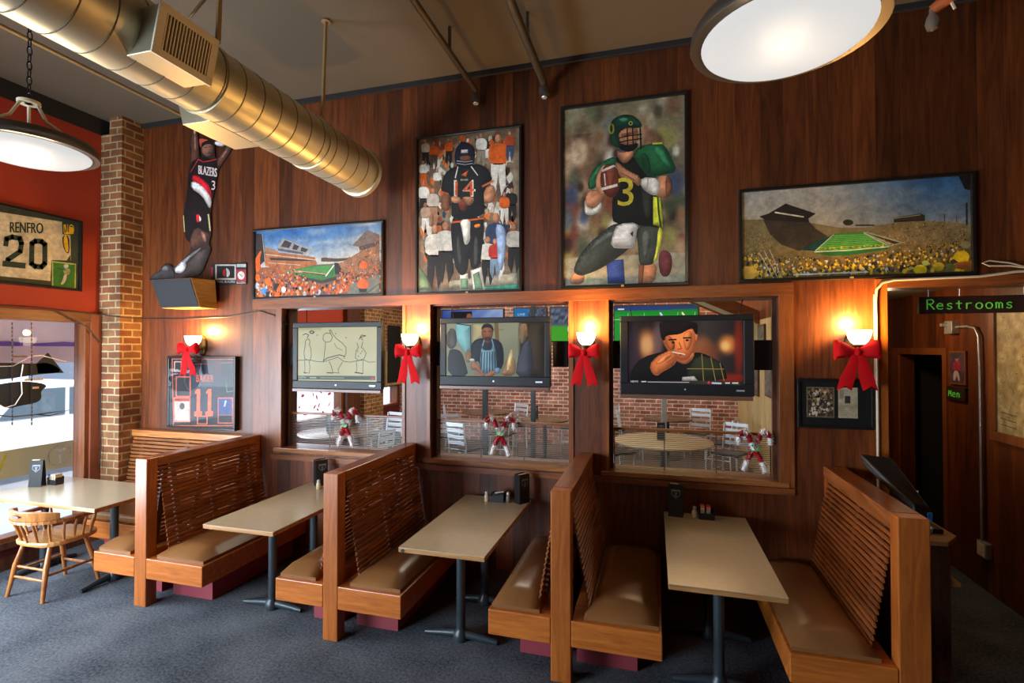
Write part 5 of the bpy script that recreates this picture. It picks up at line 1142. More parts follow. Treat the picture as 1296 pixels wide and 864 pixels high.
t, a, py = tv('television showing a dark haired man eating from a fork, in the right opening', -.264, .747, 1.682, 2.318, FY, (.066, .075, .09, .045))
X0, X1, Z0, Z1 = a.rect_
def tv3(u, v):
    c = mixc((30, 22, 26), (60, 52, 48), max(0, 1 - abs(u - .68) * 3)); c = blob(c, u, v, .17, .62, .10, (196, 120, 70), .9, .26); c = blob(c, u, v, .17, .62, .06, (236, 180, 120), .7, .16)
    c = blob(c, u, v, .05, .5, .06, (60, 44, 56), .8, .5); c = blob(c, u, v, .27, .7, .05, (120, 92, 92), .8, .3); c = blob(c, u, v, .64, .56, .10, (170, 96, 54), .8, .2); c = blob(c, u, v, .72, .46, .08, (130, 66, 40), .7, .2)
    c = blob(c, u, v, .87, .62, .08, (226, 130, 60), .9, .15); c = blob(c, u, v, .85, .60, .04, (250, 200, 120), .8, .08); c = blob(c, u, v, .96, .6, .04, (140, 40, 26), .8, .5); c = blob(c, u, v, .9, .1, .12, (150, 34, 20), .8, .07)
    return c
a.grid(tv3, 72, 42, X0, Z0, X1, Z1); a.sh = .8
a.tr = tracer((740, 360, 1040, 560), 1296, py)
a.poly((18, 18, 20), [(245, 520), (262, 450), (320, 395), (420, 368), (470, 360), (560, 400), (600, 370), (640, 372), (700, 400), (750, 430), (772, 480), (780, 526), (245, 526)], 1)
a.poly((40, 44, 30), [(612, 380), (700, 402), (750, 432), (775, 526), (560, 526), (560, 470)], 1)
for q in ([(560, 460), (640, 460), (760, 462)], [(640, 380), (650, 526)], [(690, 400), (715, 526)], [(740, 430), (762, 526)]): a.line((150, 120, 66), q, 4)
a.poly((186, 100, 58), [(455, 330), (550, 400), (600, 360), (598, 400), (560, 436), (520, 430), (480, 400)], 1)
a.poly((200, 104, 56), [(418, 270), (430, 240), (520, 240), (600, 230), (612, 290), (600, 350), (575, 400), (545, 420), (510, 410), (470, 380), (432, 330)], 2); a.poly((220, 120, 66), [(540, 260), (590, 250), (590, 320), (560, 370), (540, 330)], 2); a.poly((214, 110, 60), [(600, 262), (614, 250), (620, 290), (606, 318)], 1); a.poly((172, 86, 48), [(436, 280), (470, 280), (500, 330), (480, 370), (445, 330)], 2)
a.poly((24, 18, 20), [(408, 200), (612, 200), (620, 240), (614, 280), (600, 262), (590, 236), (560, 250), (520, 272), (470, 276), (440, 282), (438, 310), (420, 300), (410, 250)], 1)
a.line((30, 18, 14), [(460, 302), (500, 300)], 8); a.line((30, 18, 14), [(540, 292), (580, 290)], 8); a.ell((24, 14, 12), (484, 316), 9, 6); a.ell((24, 14, 12), (560, 304), 9, 6); a.line((150, 60, 40), [(516, 316), (530, 350), (510, 354)], 5); a.line((110, 30, 26), [(520, 384), (550, 380)], 7)
a.poly((206, 110, 62), [(352, 440), (395, 390), (440, 370), (475, 350), (490, 370), (508, 385), (500, 430), (460, 460), (420, 480), (400, 500), (370, 490)], 1); a.poly((226, 128, 72), [(380, 440), (430, 385), (480, 372), (470, 400), (420, 430)], 2); a.line((150, 70, 40), [(470, 385), (440, 405)], 4); a.line((150, 70, 40), [(490, 400), (450, 425)], 4); a.line((230, 220, 200), [(480, 368), (548, 382)], 6)
a.poly((150, 146, 140), [(532, 505), (600, 500), (618, 526), (532, 526)]); a.text((220, 220, 220), 'NEWS', 252, 534, 292, 524); a.line((200, 200, 200), [(312, 530), (335, 530)], 6); a.line((180, 180, 190), [(345, 532), (570, 534)], 4); a.line((120, 120, 130), [(370, 543), (500, 544)], 3); a.ell((190, 50, 60), (679, 538), 9, 10); a.line((190, 196, 210), [(697, 538), (745, 540)], 9); a.line((80, 220, 60), [(760, 548), (850, 549)], 5); a.line((206, 206, 206), [(770, 538), (792, 538)], 7); a.line((206, 206, 206), [(808, 538), (838, 538)], 7)
a.mb.build('picture', 'screen', t)

def box_speaker(label, x0, x1, z0, z1, wall, y=4.40):
    cx = (x0 + x1) / 2; t = thing('box_speaker', label, 'speaker', (cx, y, z0)); h = (x1 - x0) / 2
    MB().box(-h, h, 0, .13, 0, z1 - z0).build('cabinet', 'black_matte', t, bevel=.008)
    MB().box(-h + .008, h - .008, -.006, -.0005, .008, z1 - z0 - .008).build('grille', bpy.data.materials['speaker_cloth'], t)
    sx = 1 if wall > cx else -1
    MB().box(*(sorted((sx * (h + .001), wall - cx - sx * .013))), .03, .07, .02, z1 - z0 - .03).build('bracket', 'galv', t)
box_speaker('small black speaker on the pillar side, left of the cook television', -2.005 + .035, -1.87, 1.89, 2.12, -2.01)
box_speaker('small black speaker on the pillar side, right of the cook television', -.86, -.72, 1.89, 2.12, -.675)
box_speaker('small black speaker left of the television with the eating man', -.335, -.225, 1.88, 2.12, -.375)
box_speaker('small black speaker right of the television with the eating man', .77, .905, 1.88, 2.12, .945)
box_speaker('small black speaker at the left edge of the sketch television', -3.62, -3.47, 1.87, 2.09, -3.66)

# ---------------------------------------------------------------- table-top things
def menu(label, x, y, z, rz, style):
    t = thing('menu_stand', label, 'menu', (x, y, z), rz)
    if style == 'book':
        b = MB().box(-.052, .052, -.035, -.031, 0, .245).box(-.052, .052, .031, .035, 0, .245).box(-.056, -.052, -.035, .035, 0, .245)
        b.build('cover', 'black', t)
        MB().box(-.048, .050, -.026, -.006, .006, .236).box(-.048, .050, .004, .024, .006, .236).build('pages', 'paper', t)
        fz = -.0352
    else:
        MB().hexa([(-.055, -.035, 0), (.055, -.035, 0), (.055, -.031, 0), (-.055, -.031, 0), (-.055, -.010, .245), (.055, -.010, .245), (.055, -.006, .245), (-.055, -.006, .245)]).hexa([(-.055, .031, 0), (.055, .031, 0), (.055, .035, 0), (-.055, .035, 0), (-.055, .006, .245), (.055, .006, .245), (.055, .010, .245), (-.055, .010, .245)]).build('cover', 'black_matte', t)
        MB().box(-.045, .02, -.004, .004, .10, .252).build('pages', 'paper', t); fz = None
    a = Art(lambda u, v, l: (u, (fz if fz else -.0352 + v / .245 * .025) - l - .0003, v))
    GY = (110, 112, 116)
    a.poly(GY, [(-.034, .205), (.034, .205), (.034, .165), (.018, .15), (0, .135), (-.018, .15), (-.034, .165)]); a.poly((24, 26, 30), [(-.028, .190), (.028, .190), (.028, .168), (0, .145), (-.028, .168)]); a.poly(GY, [(-.014, .182), (.014, .182), (.004, .166), (.012, .156), (0, .150), (-.012, .156), (-.004, .166)])
    a.mb.build('crest', 'print', t)
    return t
menu('upright dark menu with a grey crest on the window table', -5.62, 3.40, .75, .38, 'tent')
menu('upright black menu with cream pages on the leftmost booth table', -3.065, 4.165, .75, .95, 'book')
menu('upright black menu with cream pages at the wall end of the middle booth table', -1.075, 4.15, .75, .95, 'book')
menu('upright black menu with a faint crest at the wall end of the rightmost booth table', .165, 4.15, .75, -.12, 'tent')
MGL = plain('shaker_contents', (.62, .50, .34), .35)
def shaker(label, x, y, z=.75, mat=MGL):
    t = thing('shaker', label, 'shaker', (x, y, z))
    MB().lathe([(.017, 0), (.020, .004), (.020, .045), (.015, .058), (.013, .062)], (0, 0, 0), 16).build('jar', mat, t, smooth=True)
    MB().lathe([(.0145, .0625), (.016, .068), (.015, .080), (.008, .086), (0, .087)], (0, 0, 0), 16).build('cap', 'steel', t, smooth=True)
    return t
shaker('small salt shaker with a steel cap on the leftmost booth table', -3.00, 4.04)
shaker('salt shaker left of the black caddy on the middle booth table', -1.375, 4.10)
shaker('pepper shaker right of the black caddy on the middle booth table', -1.19, 4.125, .75, plain('pepper_contents', (.16, .13, .10), .4))
shaker('salt shaker between the menu and the striped packets on the rightmost booth table', .300, 4.145)
def caddy(label, x, y, kind):
    t = thing('condiment_caddy', label, 'caddy', (x, y, .75))
    MB().box(-.055, .055, -.035, .035, 0, .008).box(-.055, .055, -.037, -.033, .008, .05).box(-.055, .055, .033, .037, .008, .075).box(-.057, -.053, -.037, .037, .008, .07).box(.053, .057, -.037, .037, .008, .07).build('holder', 'black', t)
    if kind == 'napkin': MB().box(-.048, .05, -.028, .03, .009, .068).build('napkins', 'black_matte', t); MB().bar((-.03, 0, .069), (.045, .01, .082), .03, .004).build('napkin', 'white', t)
    else:
        cols = ([(.62, .20, .05), (.60, .08, .05)] if kind == 'packet' else [(.05, .25, .42), (.62, .45, .30), (.55, .35, .25)])
        for k, c in enumerate(cols):
            x0 = -.042 + k * .042 if kind == 'packet' else -.048 + k * .034
            MB().box(x0, x0 + .027, -.032, .028, .009, .085).build('packets', 'paper', t); MB().box(x0 - .001, x0 + .028, -.0325, .0285, .085, .10).build('packet_tops', plain('packet_colour', c, .5), t)
            b = MB()
            for j in range(5): b.box(x0 + .004, x0 + .023, -.0345, -.0325, .014 + j * .014, .020 + j * .014)
            b.build('stripes', plain('packet_stripe', (.12, .10, .10), .5), t)
    return t
caddy('black napkin caddy between the two shakers on the middle booth table', -1.28, 4.13, 'napkin')
caddy('black caddy with orange and red topped striped packets on the rightmost booth table', .385, 4.14, 'packet')
caddy('black caddy with blue topped packets beside the menu on the window table', -5.54, 3.50, 'blue')
tag(MB().lathe([(.012, -.003), (.012, .0)], (-1.585, 2.998, .73), 14, 'y').build('screw_cap', 'castiron'), 'dark round screw cap on the front edge of the middle booth table', 'screw cap')

# ---------------------------------------------------------------- tinsel candy canes on the sills
def cane(label, x, z, s=1.0, y=4.365):
    t = thing('tinsel_candy_canes', label, 'decoration', (x, y, z)); rng = random.Random(int(abs(x) * 100))
    for sg in (-1, 1):
        pts = [(-sg * .085, 0, .0), (-sg * .065, 0, .06), (-sg * .040, 0, .12), (-sg * .012, 0, .17), (sg * .012, 0, .22), (sg * .035, 0, .27), (sg * .050, 0, .31), (sg * .072, 0, .335), (sg * .098, 0, .335), (sg * .118, 0, .31), (sg * .126, 0, .275), (sg * .128, 0, .245)]
        pts = [(p[0] * s, sg * .012, p[2] * s + .012) for p in pts]
        MB().tube(pts, .006, 6).build('wire', 'steel', t)
        segs = []
        for i in range(len(pts) - 1):
            p, q = Vector(pts[i]), Vector(pts[i + 1])
            for k in range(7): segs.append((p.lerp(q, k / 7), (q - p).normalized()))
        nseg = 7; n = len(segs)
        for sgm in range(nseg):
            b = MB()
            for i, (p, d) in enumerate(segs):
                if int(i / n * nseg) != sgm: continue
                for k in range(14):
                    v = Vector((rng.gauss(0, 1), rng.gauss(0, 1), rng.gauss(0, 1))); v -= d * v.dot(d) * .6; v.normalize(); r_ = rng.uniform(.024, .040) * s
                    u = v.cross(d).normalized() * .0062; e_ = d * .0035
                    b.add([p + u, p - u, p + v * r_ - u * .7 + e_, p + v * r_ + u * .7 + e_], [(0, 1, 2, 3)])
            ids = [i for i in range(n) if int(i / n * nseg) == sgm]
            b.tube([segs[i][0] for i in ids], .019 * s, 8)
            white = sgm % 2 == 0; nm = 'white_tinsel' if white else 'red_tinsel'
            mt = bpy.data.materials.get(nm) or plain(nm, (.95, .90, .88) if white else (.46, .006, .022), .4)
            b.build('tinsel_band', mt, t, label='white tinsel band' if white else 'red tinsel band')
    b = MB(); b.add([(0, -.034, .20 * s), (-.035 * s, -.038, .245 * s), (-.015 * s, -.036, .255 * s), (-.005 * s, -.036, .22 * s)], [(0, 1, 2, 3)]).add([(0, -.034, .20 * s), (.035 * s, -.038, .225 * s), (.04 * s, -.036, .20 * s), (.01 * s, -.036, .185 * s)], [(0, 1, 2, 3)]).add([(0, -.034, .20 * s), (-.035 * s, -.036, .20 * s), (-.03 * s, -.036, .18 * s)], [(0, 1, 2)])
    b.build('holly_leaf', bpy.data.materials.get('holly_green') or plain('holly_green', (.02, .42, .08), .35), t)
    for q in ((-.012, .188), (.008, .186), (0, .175)): MB().lathe([(0, -.008), (.007, -.004), (.008, 0), (.007, .004), (0, .008)], (q[0] * s, -.042, q[1] * s), 8).build('berry', 'bow', t, smooth=True)
    return t
cane('pair of crossed red and white tinsel candy canes on the sill under the sketch television', -2.935, 1.09)
cane('pair of crossed red and white tinsel candy canes on the sill of the middle opening', -1.335, 1.08)
cane('crossed red and white tinsel candy canes on the sill of the right opening', .765, 1.07, .92)

# ---------------------------------------------------------------- the dining room behind
def round_table(label, x, y, r=.45, h=.75, mat='tabledark'):
    t = thing('round_table', label, 'table', (x, y, 0), 0)
    MB().lathe([(0, h - .03), (r - .01, h - .03), (r, h - .022), (r, h - .006), (r - .008, h), (0, h)], (0, 0, 0), 40).build('table_top', mat, t, smooth=True)
    MB().lathe([(.035, .03), (.035, h - .032)], (0, 0, 0), 16).build('column', 'castiron', t, smooth=True)
    MB().lathe([(.24, 0), (.24, .012), (.06, .04), (.0, .045)], (0, 0, 0), 24).build('base', 'castiron', t, smooth=True)
M['tabledark'] = wood('dark_table_top', (.06, .035, .02), (.14, .085, .05), 'x', .22)
def ladder_chair(label):
    t = thing('ladder_back_chair', label, 'chair', (0, 0, 0), 0, None)
    for sx in (-1, 1):
        MB().tube([(sx * .19, -.20, .0), (sx * .19, -.18, .45), (sx * .185, -.235, .88)], .013, 8).build('back_post', 'steel', t, smooth=True)
        MB().tube([(sx * .19, .20, .0), (sx * .185, .18, .44)], .013, 8).build('leg', 'steel', t, smooth=True)
    b = MB()
    for k in range(4): z = .55 + k * .095; b.box(-.175, .175, -.20 - (z - .45) * .125 - .004, -.20 - (z - .45) * .125 + .004, z, z + .056)
    b.build('ladder_back', 'steel', t)
    MB().box(-.21, .21, -.19, .21, .44, .475).build('seat', 'black', t, bevel=.01)
    MB().bar((-.19, .19, .2), (.19, .19, .2), .015, .015).bar((-.19, -.19, .2), (-.19, .19, .2), .015, .015).bar((.19, -.19, .2), (.19, .19, .2), .015, .015).build('stretcher', 'steel', t)
    return t
round_table('dark round table in the dining room, seen under the cook television', -3.35, 9.95, .50)
round_table('dark round table in the dining room by the brick wall, seen through the right opening', .25, 9.95, .45)
round_table('large round table with a lamp lit top, seen through the slats of the right opening', .10, 7.45, .72, .75, 'lam2') if False else None
M['lam2'] = plain('lit_table_top', (.42, .33, .20), .3)
round_table('large pale round table seen through the slats of the right opening', .12, 7.5, .68, .75, 'lam2')
round_table('large grey round table by the dining room window, seen through the left slat screen', -4.75, 6.9, .62)
round_table('dark round table at the right side of the middle opening', -1.95, 9.2, .45)
round_table('grey round table by the corner window of the dining room', -4.85, 9.9, .40)
c0 = ladder_chair('steel ladder-back chair left of the round table under the cook television')
spots = [(-3.95, 9.75, -1.2, None), (-2.80, 10.10, 2.6, 'steel ladder-back chair right of the round table under the cook television'),
         (-2.72, 9.1, 1.45, 'steel ladder-back chair left of the table at the right of the middle opening'), (-1.55, 10.15, 2.9, 'steel ladder-back chair against the brick at the right of the middle opening'),
         (-.80, 10.25, -2.9, 'steel ladder-back chair at the left edge of the right opening'), (-.42, 9.75, -1.4, 'dark backed ladder chair second from the left in the right opening'),
         (.80, 10.2, 2.8, 'steel ladder-back chair behind the far table of the right opening'), (1.10, 9.2, 1.2, 'steel ladder-back chair near the pale partition in the right opening'),
         (-.55, 8.0, -.9, 'steel ladder-back chair left of the large pale round table'), (1.12, 8.35, 2.6, 'steel ladder-back chair right of the large pale round table'),
         (-3.6, 8.6, .3, 'steel ladder-back chair in front of the table under the cook television'), (-2.9, 7.6, -.4, 'steel ladder-back chair standing alone behind the middle slat screen'),
         (-4.6, 8.1, 2.9, 'steel ladder-back chair behind the grey round table of the left opening'), (-4.35, 9.0, 1.3, 'steel ladder-back chair by the corner window of the dining room'), (-3.9, 6.5, 1.5, 'steel ladder-back chair right of the grey round table in the left opening')]
for i, (x, y, r_, lb) in enumerate(spots):
    if i == 0: c0.location = (x, y, 0); c0.rotation_euler = (0, 0, r_); c0['group'] = 'ladder-back chairs of the dining room'
    else: copy_tree(c0, None, lb, (x, y, 0), r_)
def post(label, x, y, z0, z1, w_, mat):
    tag(MB().box(x - w_ / 2, x + w_ / 2, y - w_ / 2, y + w_ / 2, z0, z1).build('post', mat, bevel=.004), label, 'post')
post('black steel post standing behind the cook television', -3.08, 9.1, 0, 2.1, .09, 'castiron')
post('dark steel post at the right of the cook television', -1.98, 8.4, 0, CZ - .002, .07, 'castiron')
post('grey steel post under the television with the eating man', .17, 9.0, 0, 2.1, .085, 'galv')
menu('black menu with a pale crest on the table right of the middle opening', -2.12, 9.15, .75, .1, 'tent')
menu('black menu standing on the large pale round table', .10, 7.55, .75, .0, 'tent')
menu('brown menu on the grey round table before the dining room window', -4.95, 6.95, .75, .5, 'tent')
# screens on the brick wall
def wall_screen(label, x0, x1, z0, z1, fn):
    cx = (x0 + x1) / 2; t = thing('wall_television', label, 'television', (cx, FAR, z0)); h = (x1 - x0) / 2
    MB().box(-h, h, -.07, -.002, 0, z1 - z0).build('housing', 'black', t, bevel=.008)
    a = Art(lambda u, v, l: (-h + .02 + u * (2 * h - .04), -.0712 - l, .02 + v * (z1 - z0 - .04)), .0004); fn(a); a.mb.build('picture', 'screen', t)
def soccer(a):
    a.grid(lambda u, v: (14, 140, 40) if v < .86 else (40, 60, 100), 10, 14); a.poly((18, 150, 48), [(0, 0), (1, 0), (1, .8), (0, .82)])
    for k in range(5): a.line((170, 220, 180), [(.12 + k * .2, .35), (.17 + k * .2, .84)], .006)
    a.line((200, 220, 210), [(0, .70), (1, .76)], .012)
    for q in ((.28, .74, (220, 60, 50)), (.36, .72, (190, 200, 240)), (.57, .80, (210, 210, 250)), (.83, .80, (240, 230, 170)), (.80, .6, (220, 60, 50))): a.ell(q[2], q[:2], .014, .05, .3, 10)
    a.line((220, 230, 240), [(.05, .93), (.12, .93)], .03); a.poly((30, 60, 130), [(.12, .90), (.7, .90), (.7, .96), (.12, .96)])
wall_screen('large television showing a green playing field, behind the eating man television', -.80, .88, 1.98, 2.96, soccer)
def blue1(a): a.grid(lambda u, v: mixc((40, 70, 150), (150, 170, 210), u + nz(u * 5, v * 5) * .5), 8, 6); a.poly((16, 16, 26), [(.15, 0), (.5, 0), (.5, .96), (.15, .96)]); a.poly((150, 90, 60), [(.38, .3), (.55, .4), (.5, .9), (.4, .9)], 1)
wall_screen('television with a blue and dark picture, upper left of the middle opening', -4.70, -3.20, 2.05, 2.95, blue1)
def blue2(a): a.grid(lambda u, v: (26, 110, 170) if u < .45 else mixc((30, 40, 60), (150, 160, 190), nz(u * 14, v * 8) + .3), 24, 8); a.text((190, 220, 240), 'LIVE', .12, .62, .34, .74); a.text((190, 220, 240), 'SCORES', .06, .42, .4, .54)
wall_screen('small television with a blue score panel above the cook television', -2.98, -2.22, 2.50, 2.96, blue2)
def green2(a): a.grid(lambda u, v: (60, 160, 30) if v < .45 else mixc((30, 40, 60), (170, 180, 200), nz(u * 14, v * 8) + .3), 14, 10); a.ell((230, 230, 230), (.6, .35), .05, .1)
wall_screen('small television with a green field at the right of the middle opening', -2.16, -1.45, 2.20, 2.96, green2)
t = thing('framed_mirror', 'tall dark glass panel in a tan frame, right of the sketch television', 'mirror', (LX, 10.42, 1.22))
MB().box(.001, .06, -.36, .36, 0, 1.42).build('frame', 'palewood', t); MB().box(.061, .068, -.30, .30, .06, 1.36).build('dark_glass', plain('dark_glass', (.02, .022, .022), .5, spec=.15), t)
for k, (yy_, zz_, hh, lb) in enumerate(((8.9, 1.30, .66, 'framed old photograph on the pale partition, seen at the right of the right opening'), (7.9, 1.36, .62, 'second framed photograph on the pale partition, nearer the opening'), (8.4, 2.12, .30, 'small framed photograph high on the pale partition'))):
    t = thing('framed_photograph', lb, 'picture', (1.60, yy_, zz_))
    MB().box(-.03, -.001, -.24, .24, 0, hh).build('picture_frame', 'jamb', t, bevel=.004)
    a = Art(lambda u, v, l: (-.0305 - l, .21 - u * .42, .03 + v * (hh - .06))); a.grid(lambda u, v: mixc((120, 112, 104), (60, 56, 58), nz(u * 6 + yy_, v * 8) + .4), 8, 10); a.mb.build('print', 'print', t)

# ---------------------------------------------------------------- right-hand side: signs, conduits, map, host stand
def handlettered(body_strokes): pass
def neon(t, word, x0, x1, zb, h, P, mat, r):
    """tube letters; strokes in a unit cell"""
    S_ = {'R': [[(0, 0), (0, 1.25), (.45, 1.25), (.6, 1.0), (.45, .72), (.05, .68)], [(.2, .68), (.65, 0)]], 'e': [[(.05, .42), (.55, .42), (.5, .66), (.3, .75), (.08, .62), (.0, .36), (.12, .08), (.35, .0), (.55, .1)]], 's': [[(.5, .66), (.3, .75), (.1, .62), (.15, .45), (.42, .34), (.5, .15), (.3, .0), (.05, .1)]],
          't': [[(.25, 1.05), (.25, .1), (.4, 0)], [(.0, .72), (.5, .72)]], 'r': [[(.08, .75), (.08, 0)], [(.08, .5), (.25, .72), (.5, .72)]], 'o': [[(.3 + .28 * math.cos(q), .37 + .37 * math.sin(q)) for q in [2 * PI * i / 12 for i in range(13)]]],
          'm': [[(.03, .75), (.03, 0)], [(.03, .55), (.15, .74), (.28, .6), (.28, 0)], [(.28, .55), (.42, .74), (.56, .6), (.56, 0)]], 'M': [[(.0, 0), (.08, 1.0), (.3, .4), (.52, 1.0), (.6, 0)]], 'n': [[(.05, .75), (.05, 0)], [(.05, .5), (.25, .75), (.48, .6), (.5, 0)]]}
    n = len(word); cw = (x1 - x0) / n
    for i, ch in enumerate(word):
        b = MB()
        for st in S_[ch]: b.tube([P(x0 + (i + .12 + p[0] * 1.15 / 1) * cw if False else x0 + i * cw + p[0] * cw * 1.15, zb + p[1] * h) for p in st], r, 6)
        b.build('tube_letter', mat, t, smooth=True)
sy = 4.62
t = thing('hanging_sign', 'dark hanging board with green letters reading Restrooms over the corridor', 'sign', (2.50, sy, 2.34))
MB().box(-.52, .19, -.02, .02, -.02, .11).build('board', 'signboard', t, bevel=.004)
neon(t, 'Restrooms', -.47, .085, .012, .060, lambda x, z: (x, -.027, z), 'green_neon', .0042)
for x in (-.45, -.25, .15): MB().tube([(x, 0, .11), (x, 0, .29)], .003, 5).build('chain', 'steel', t)
RXI = RX
t = thing('door_sign', 'small dark sign with green letters reading Men on the corridor wall', 'sign', (RXI, 5.60, 1.575))
MB().box(-.025, -.001, -.15, .15, 0, .125).build('board', 'signboard', t, bevel=.003)
neon(t, 'Men', -.10, .10, .03, .055, lambda x, z: (-.030, -x, z), 'green_neon', .0035)
t = thing('framed_picture', 'small framed picture of a player in red above the Men sign', 'picture', (RXI, 5.58, 1.72))
b = MB().box(-.02, -.001, -.13, .13, 0, .31); b.build('picture_frame', 'case_z', t, bevel=.003)
a = Art(lambda u, v, l: (-.0205 - l, .115 - u * .23, .015 + v * .28)); a.grid(lambda u, v: mixc((50, 40, 60), (90, 70, 80), nz(u * 5, v * 5) + .5), 8, 8)
a.ell((150, 120, 110), (.5, .80), .11, .09); a.poly((140, 40, 60), [(.28, .7), (.5, .75), (.74, .68), (.82, .4), (.6, .42), (.4, .38), (.2, .45)], 1); a.poly((170, 150, 150), [(.3, .4), (.6, .4), (.72, .1), (.6, .05), (.5, .3), (.38, .05), (.22, .1)], 1); a.ell((60, 40, 50), (.5, .86), .12, .07); a.mb.build('print', 'print', t)
t = thing('framed_map', 'large aged map in a wooden frame on the right-hand corridor wall', 'map', (RXI, 4.45 + .1, 1.30))
b = MB(); 
for q in ((-.55 + .6, .58, 0, .07), (-.0, .0, 0, 0)): pass
y0_, y1_, zt_ = 4.46 - 4.55 - 0, 5.12 - 4.55, 1.12
y0_ = .03
y1_ = .56
MB().box(-.03, -.001, y0_, y1_, -.0, .075).box(-.03, -.001, y0_, y1_, 1.05, 1.125).box(-.03, -.001, y1_ - .075, y1_, .076, 1.049).box(-.03, -.001, y0_, y0_ + .075, .076, 1.049).build('frame', 'case_z', t, bevel=.004)
a = Art(lambda u, v, l: (-.012 - l, y1_ - .075 - u * (y1_ - y0_ - .15), .075 + v * .975)); a.grid(lambda u, v: mixc((140, 116, 70), (186, 164, 112), nz(u * 6, v * 12) + .5), 16, 32)
rng = random.Random(4)
for k in range(60): p = (rng.random() * .9 + .05, rng.random() * .9 + .05); a.line((104, 84, 50), [p, (p[0] + rng.uniform(-.08, .08), p[1] + rng.uniform(-.04, .04))], .006)
for k in range(3): a.line((70, 54, 36), [(.1, .17 - k * .05), (.6, .155 - k * .05)], .006)
a.mb.build('map_sheet', 'print', t)
# conduits
tag(MB().tube([(1.572, WY - .034, .9), (1.572, WY - .034, 1.9), (1.568, WY - .034, 2.40), (1.574, WY - .034, 2.48), (1.61, WY - .034, 2.53), (1.68, WY - .034, 2.548), (1.9, WY - .034, 2.552), (2.2, WY - .034, 2.555), (2.4, WY - .034, 2.58), (3.2, WY - .034, 2.585)], .0095, 10).build('conduit', 'conduit', smooth=True), 'pale painted conduit running up beside the right sconce and over the corridor opening', 'conduit')
tag(MB().tube([(2.44, WY - .05, 2.605), (2.36, WY - .05, 2.62), (2.24, WY - .055, 2.625), (2.20, WY - .055, 2.645), (2.24, WY - .055, 2.66), (2.36, WY - .05, 2.64), (2.44, WY - .05, 2.61)], .006, 8).build('cable_loop', 'conduit', smooth=True), 'small loop of pale cable on the conduit over the corridor opening', 'cable')
tag(MB().tube([(1.567, WY - .006, 1.45), (1.567, WY - .006, 2.1), (1.566, WY - .006, 2.45)], .0035, 6).build('thin_cable', 'conduit', smooth=True), 'thin pale cable beside the conduit near the right sconce', 'cable')
t = thing('wall_conduit', 'galvanised conduit with junction box and outlet on the corridor wall', 'conduit', (RXI, 5.2, .3))
MB().tube([(-.025, .37, 1.95), (-.025, .20, 1.95), (-.025, .09, 1.93), (-.025, .04, 1.86), (-.025, .03, 1.6), (-.025, .03, .12)], .011, 10).build('tube', 'galv', t, smooth=True)
MB().box(-.06, -.001, .37, .50, 1.89, 2.01).box(-.10, -.06, .45, .49, 1.96, 1.99).build('junction_box', 'galv', t, bevel=.004)
MB().box(-.045, -.001, -.06, .07, -.01, .12).build('outlet_box', 'galv', t, bevel=.004)
MB().box(-.049, -.0455, -.045, .055, .003, .107).build('cover_plate', 'white', t); MB().box(-.052, -.0495, -.012, .018, .02, .045).box(-.052, -.0495, -.012, .018, .065, .09).build('socket', 'cream', t)
# draped cables along the left part of the wall
tag(MB().tube([(LX + .05, 0, 2.46), (LX + .05, 2.5, 2.44), (LX + .05, 3.5, 2.45), (LX + .06, 4.03, 2.42), (-5.49, 4.03, 2.39), (-5.47, WY - .012, 2.385), (-4.9, WY - .012, 2.37), (-4.3, WY - .012, 2.385), (-3.9, WY - .012, 2.44), (-3.72, WY - .012, 2.39), (-3.62, WY + .05, 2.30)], .007, 6).build('draped_cable', 'pipe_dark', smooth=True), 'dark cable draped around the brick pier and along the wall below the basketball cut-out', 'cable')
tag(MB().tube([(LX + .06, 3.62, 2.43), (LX + .06, 3.9, 2.28), (LX + .06, 4.03, 2.12)], .006, 6).build('slanting_cable', 'pipe_dark', smooth=True), 'short cable slanting down the corner of the window frame', 'cable')
tag(MB().tube([(LX + .06, 4.04, 1.62), (LX + .055, 4.045, 1.30), (LX + .07, 4.045, 1.16), (LX + .08, 4.04, 1.0), (LX + .07, 4.03, .76)], .005, 6).build('pier_cable', 'castiron', smooth=True), 'thin cable hanging down the window side of the brick pier', 'cable')
# hanging neon signs in the left window
def orca(label, y, z, pts, fin):
    t = thing('window_sign', label, 'sign', (LX - .02, y, z))
    bm = MB().prism([(-.012, a_ - y, b_ - z) for a_, b_ in chaikin(pts, 2)], (.012, 0, 0))
    if fin: bm.prism([(-.012, a_ - y, b_ - z) for a_, b_ in fin], (.012, 0, 0))
    bm.build('board', 'black_matte', t)
    return t
def q5(zx, zy): p = onX(zx * 130 / 511, 400 + zy * 130 / 511, LX - .02); return (p.y, p.z)
t = orca('black sign with a pointed fin hanging in the street window, upper of the two', 3.3, 1.95, [q5(*p) for p in [(-60, 230), (60, 232), (180, 236), (250, 230), (320, 280), (180, 290), (60, 310), (-60, 320)]], [q5(*p) for p in [(180, 240), (240, 182), (318, 282), (190, 284)]])
MB().box(.001, .004, .0, .12, .02, .035).build('small_lettering', 'bronze', t)
MB().tube([Vector((.012, q5(*p)[0] - 3.3, q5(*p)[1] - 1.95)) for p in [(-40, 250), (60, 248), (150, 200), (200, 195), (330, 228)]], .004, 6).build('tube', 'steel', t)
t = orca('black leaf shaped sign hanging in the street window, lower of the two', 3.3, 1.66, [q5(*p) for p in [(-60, 350), (40, 330), (140, 322), (245, 340), (200, 375), (210, 400), (190, 430), (100, 445), (40, 462), (-60, 420)]], None)
MB().box(.001, .004, .10, .26, .08, .10).box(.001, .004, .16, .22, .0, .02).build('small_lettering', plain('peach_lettering', (.7, .45, .3), .5), t)
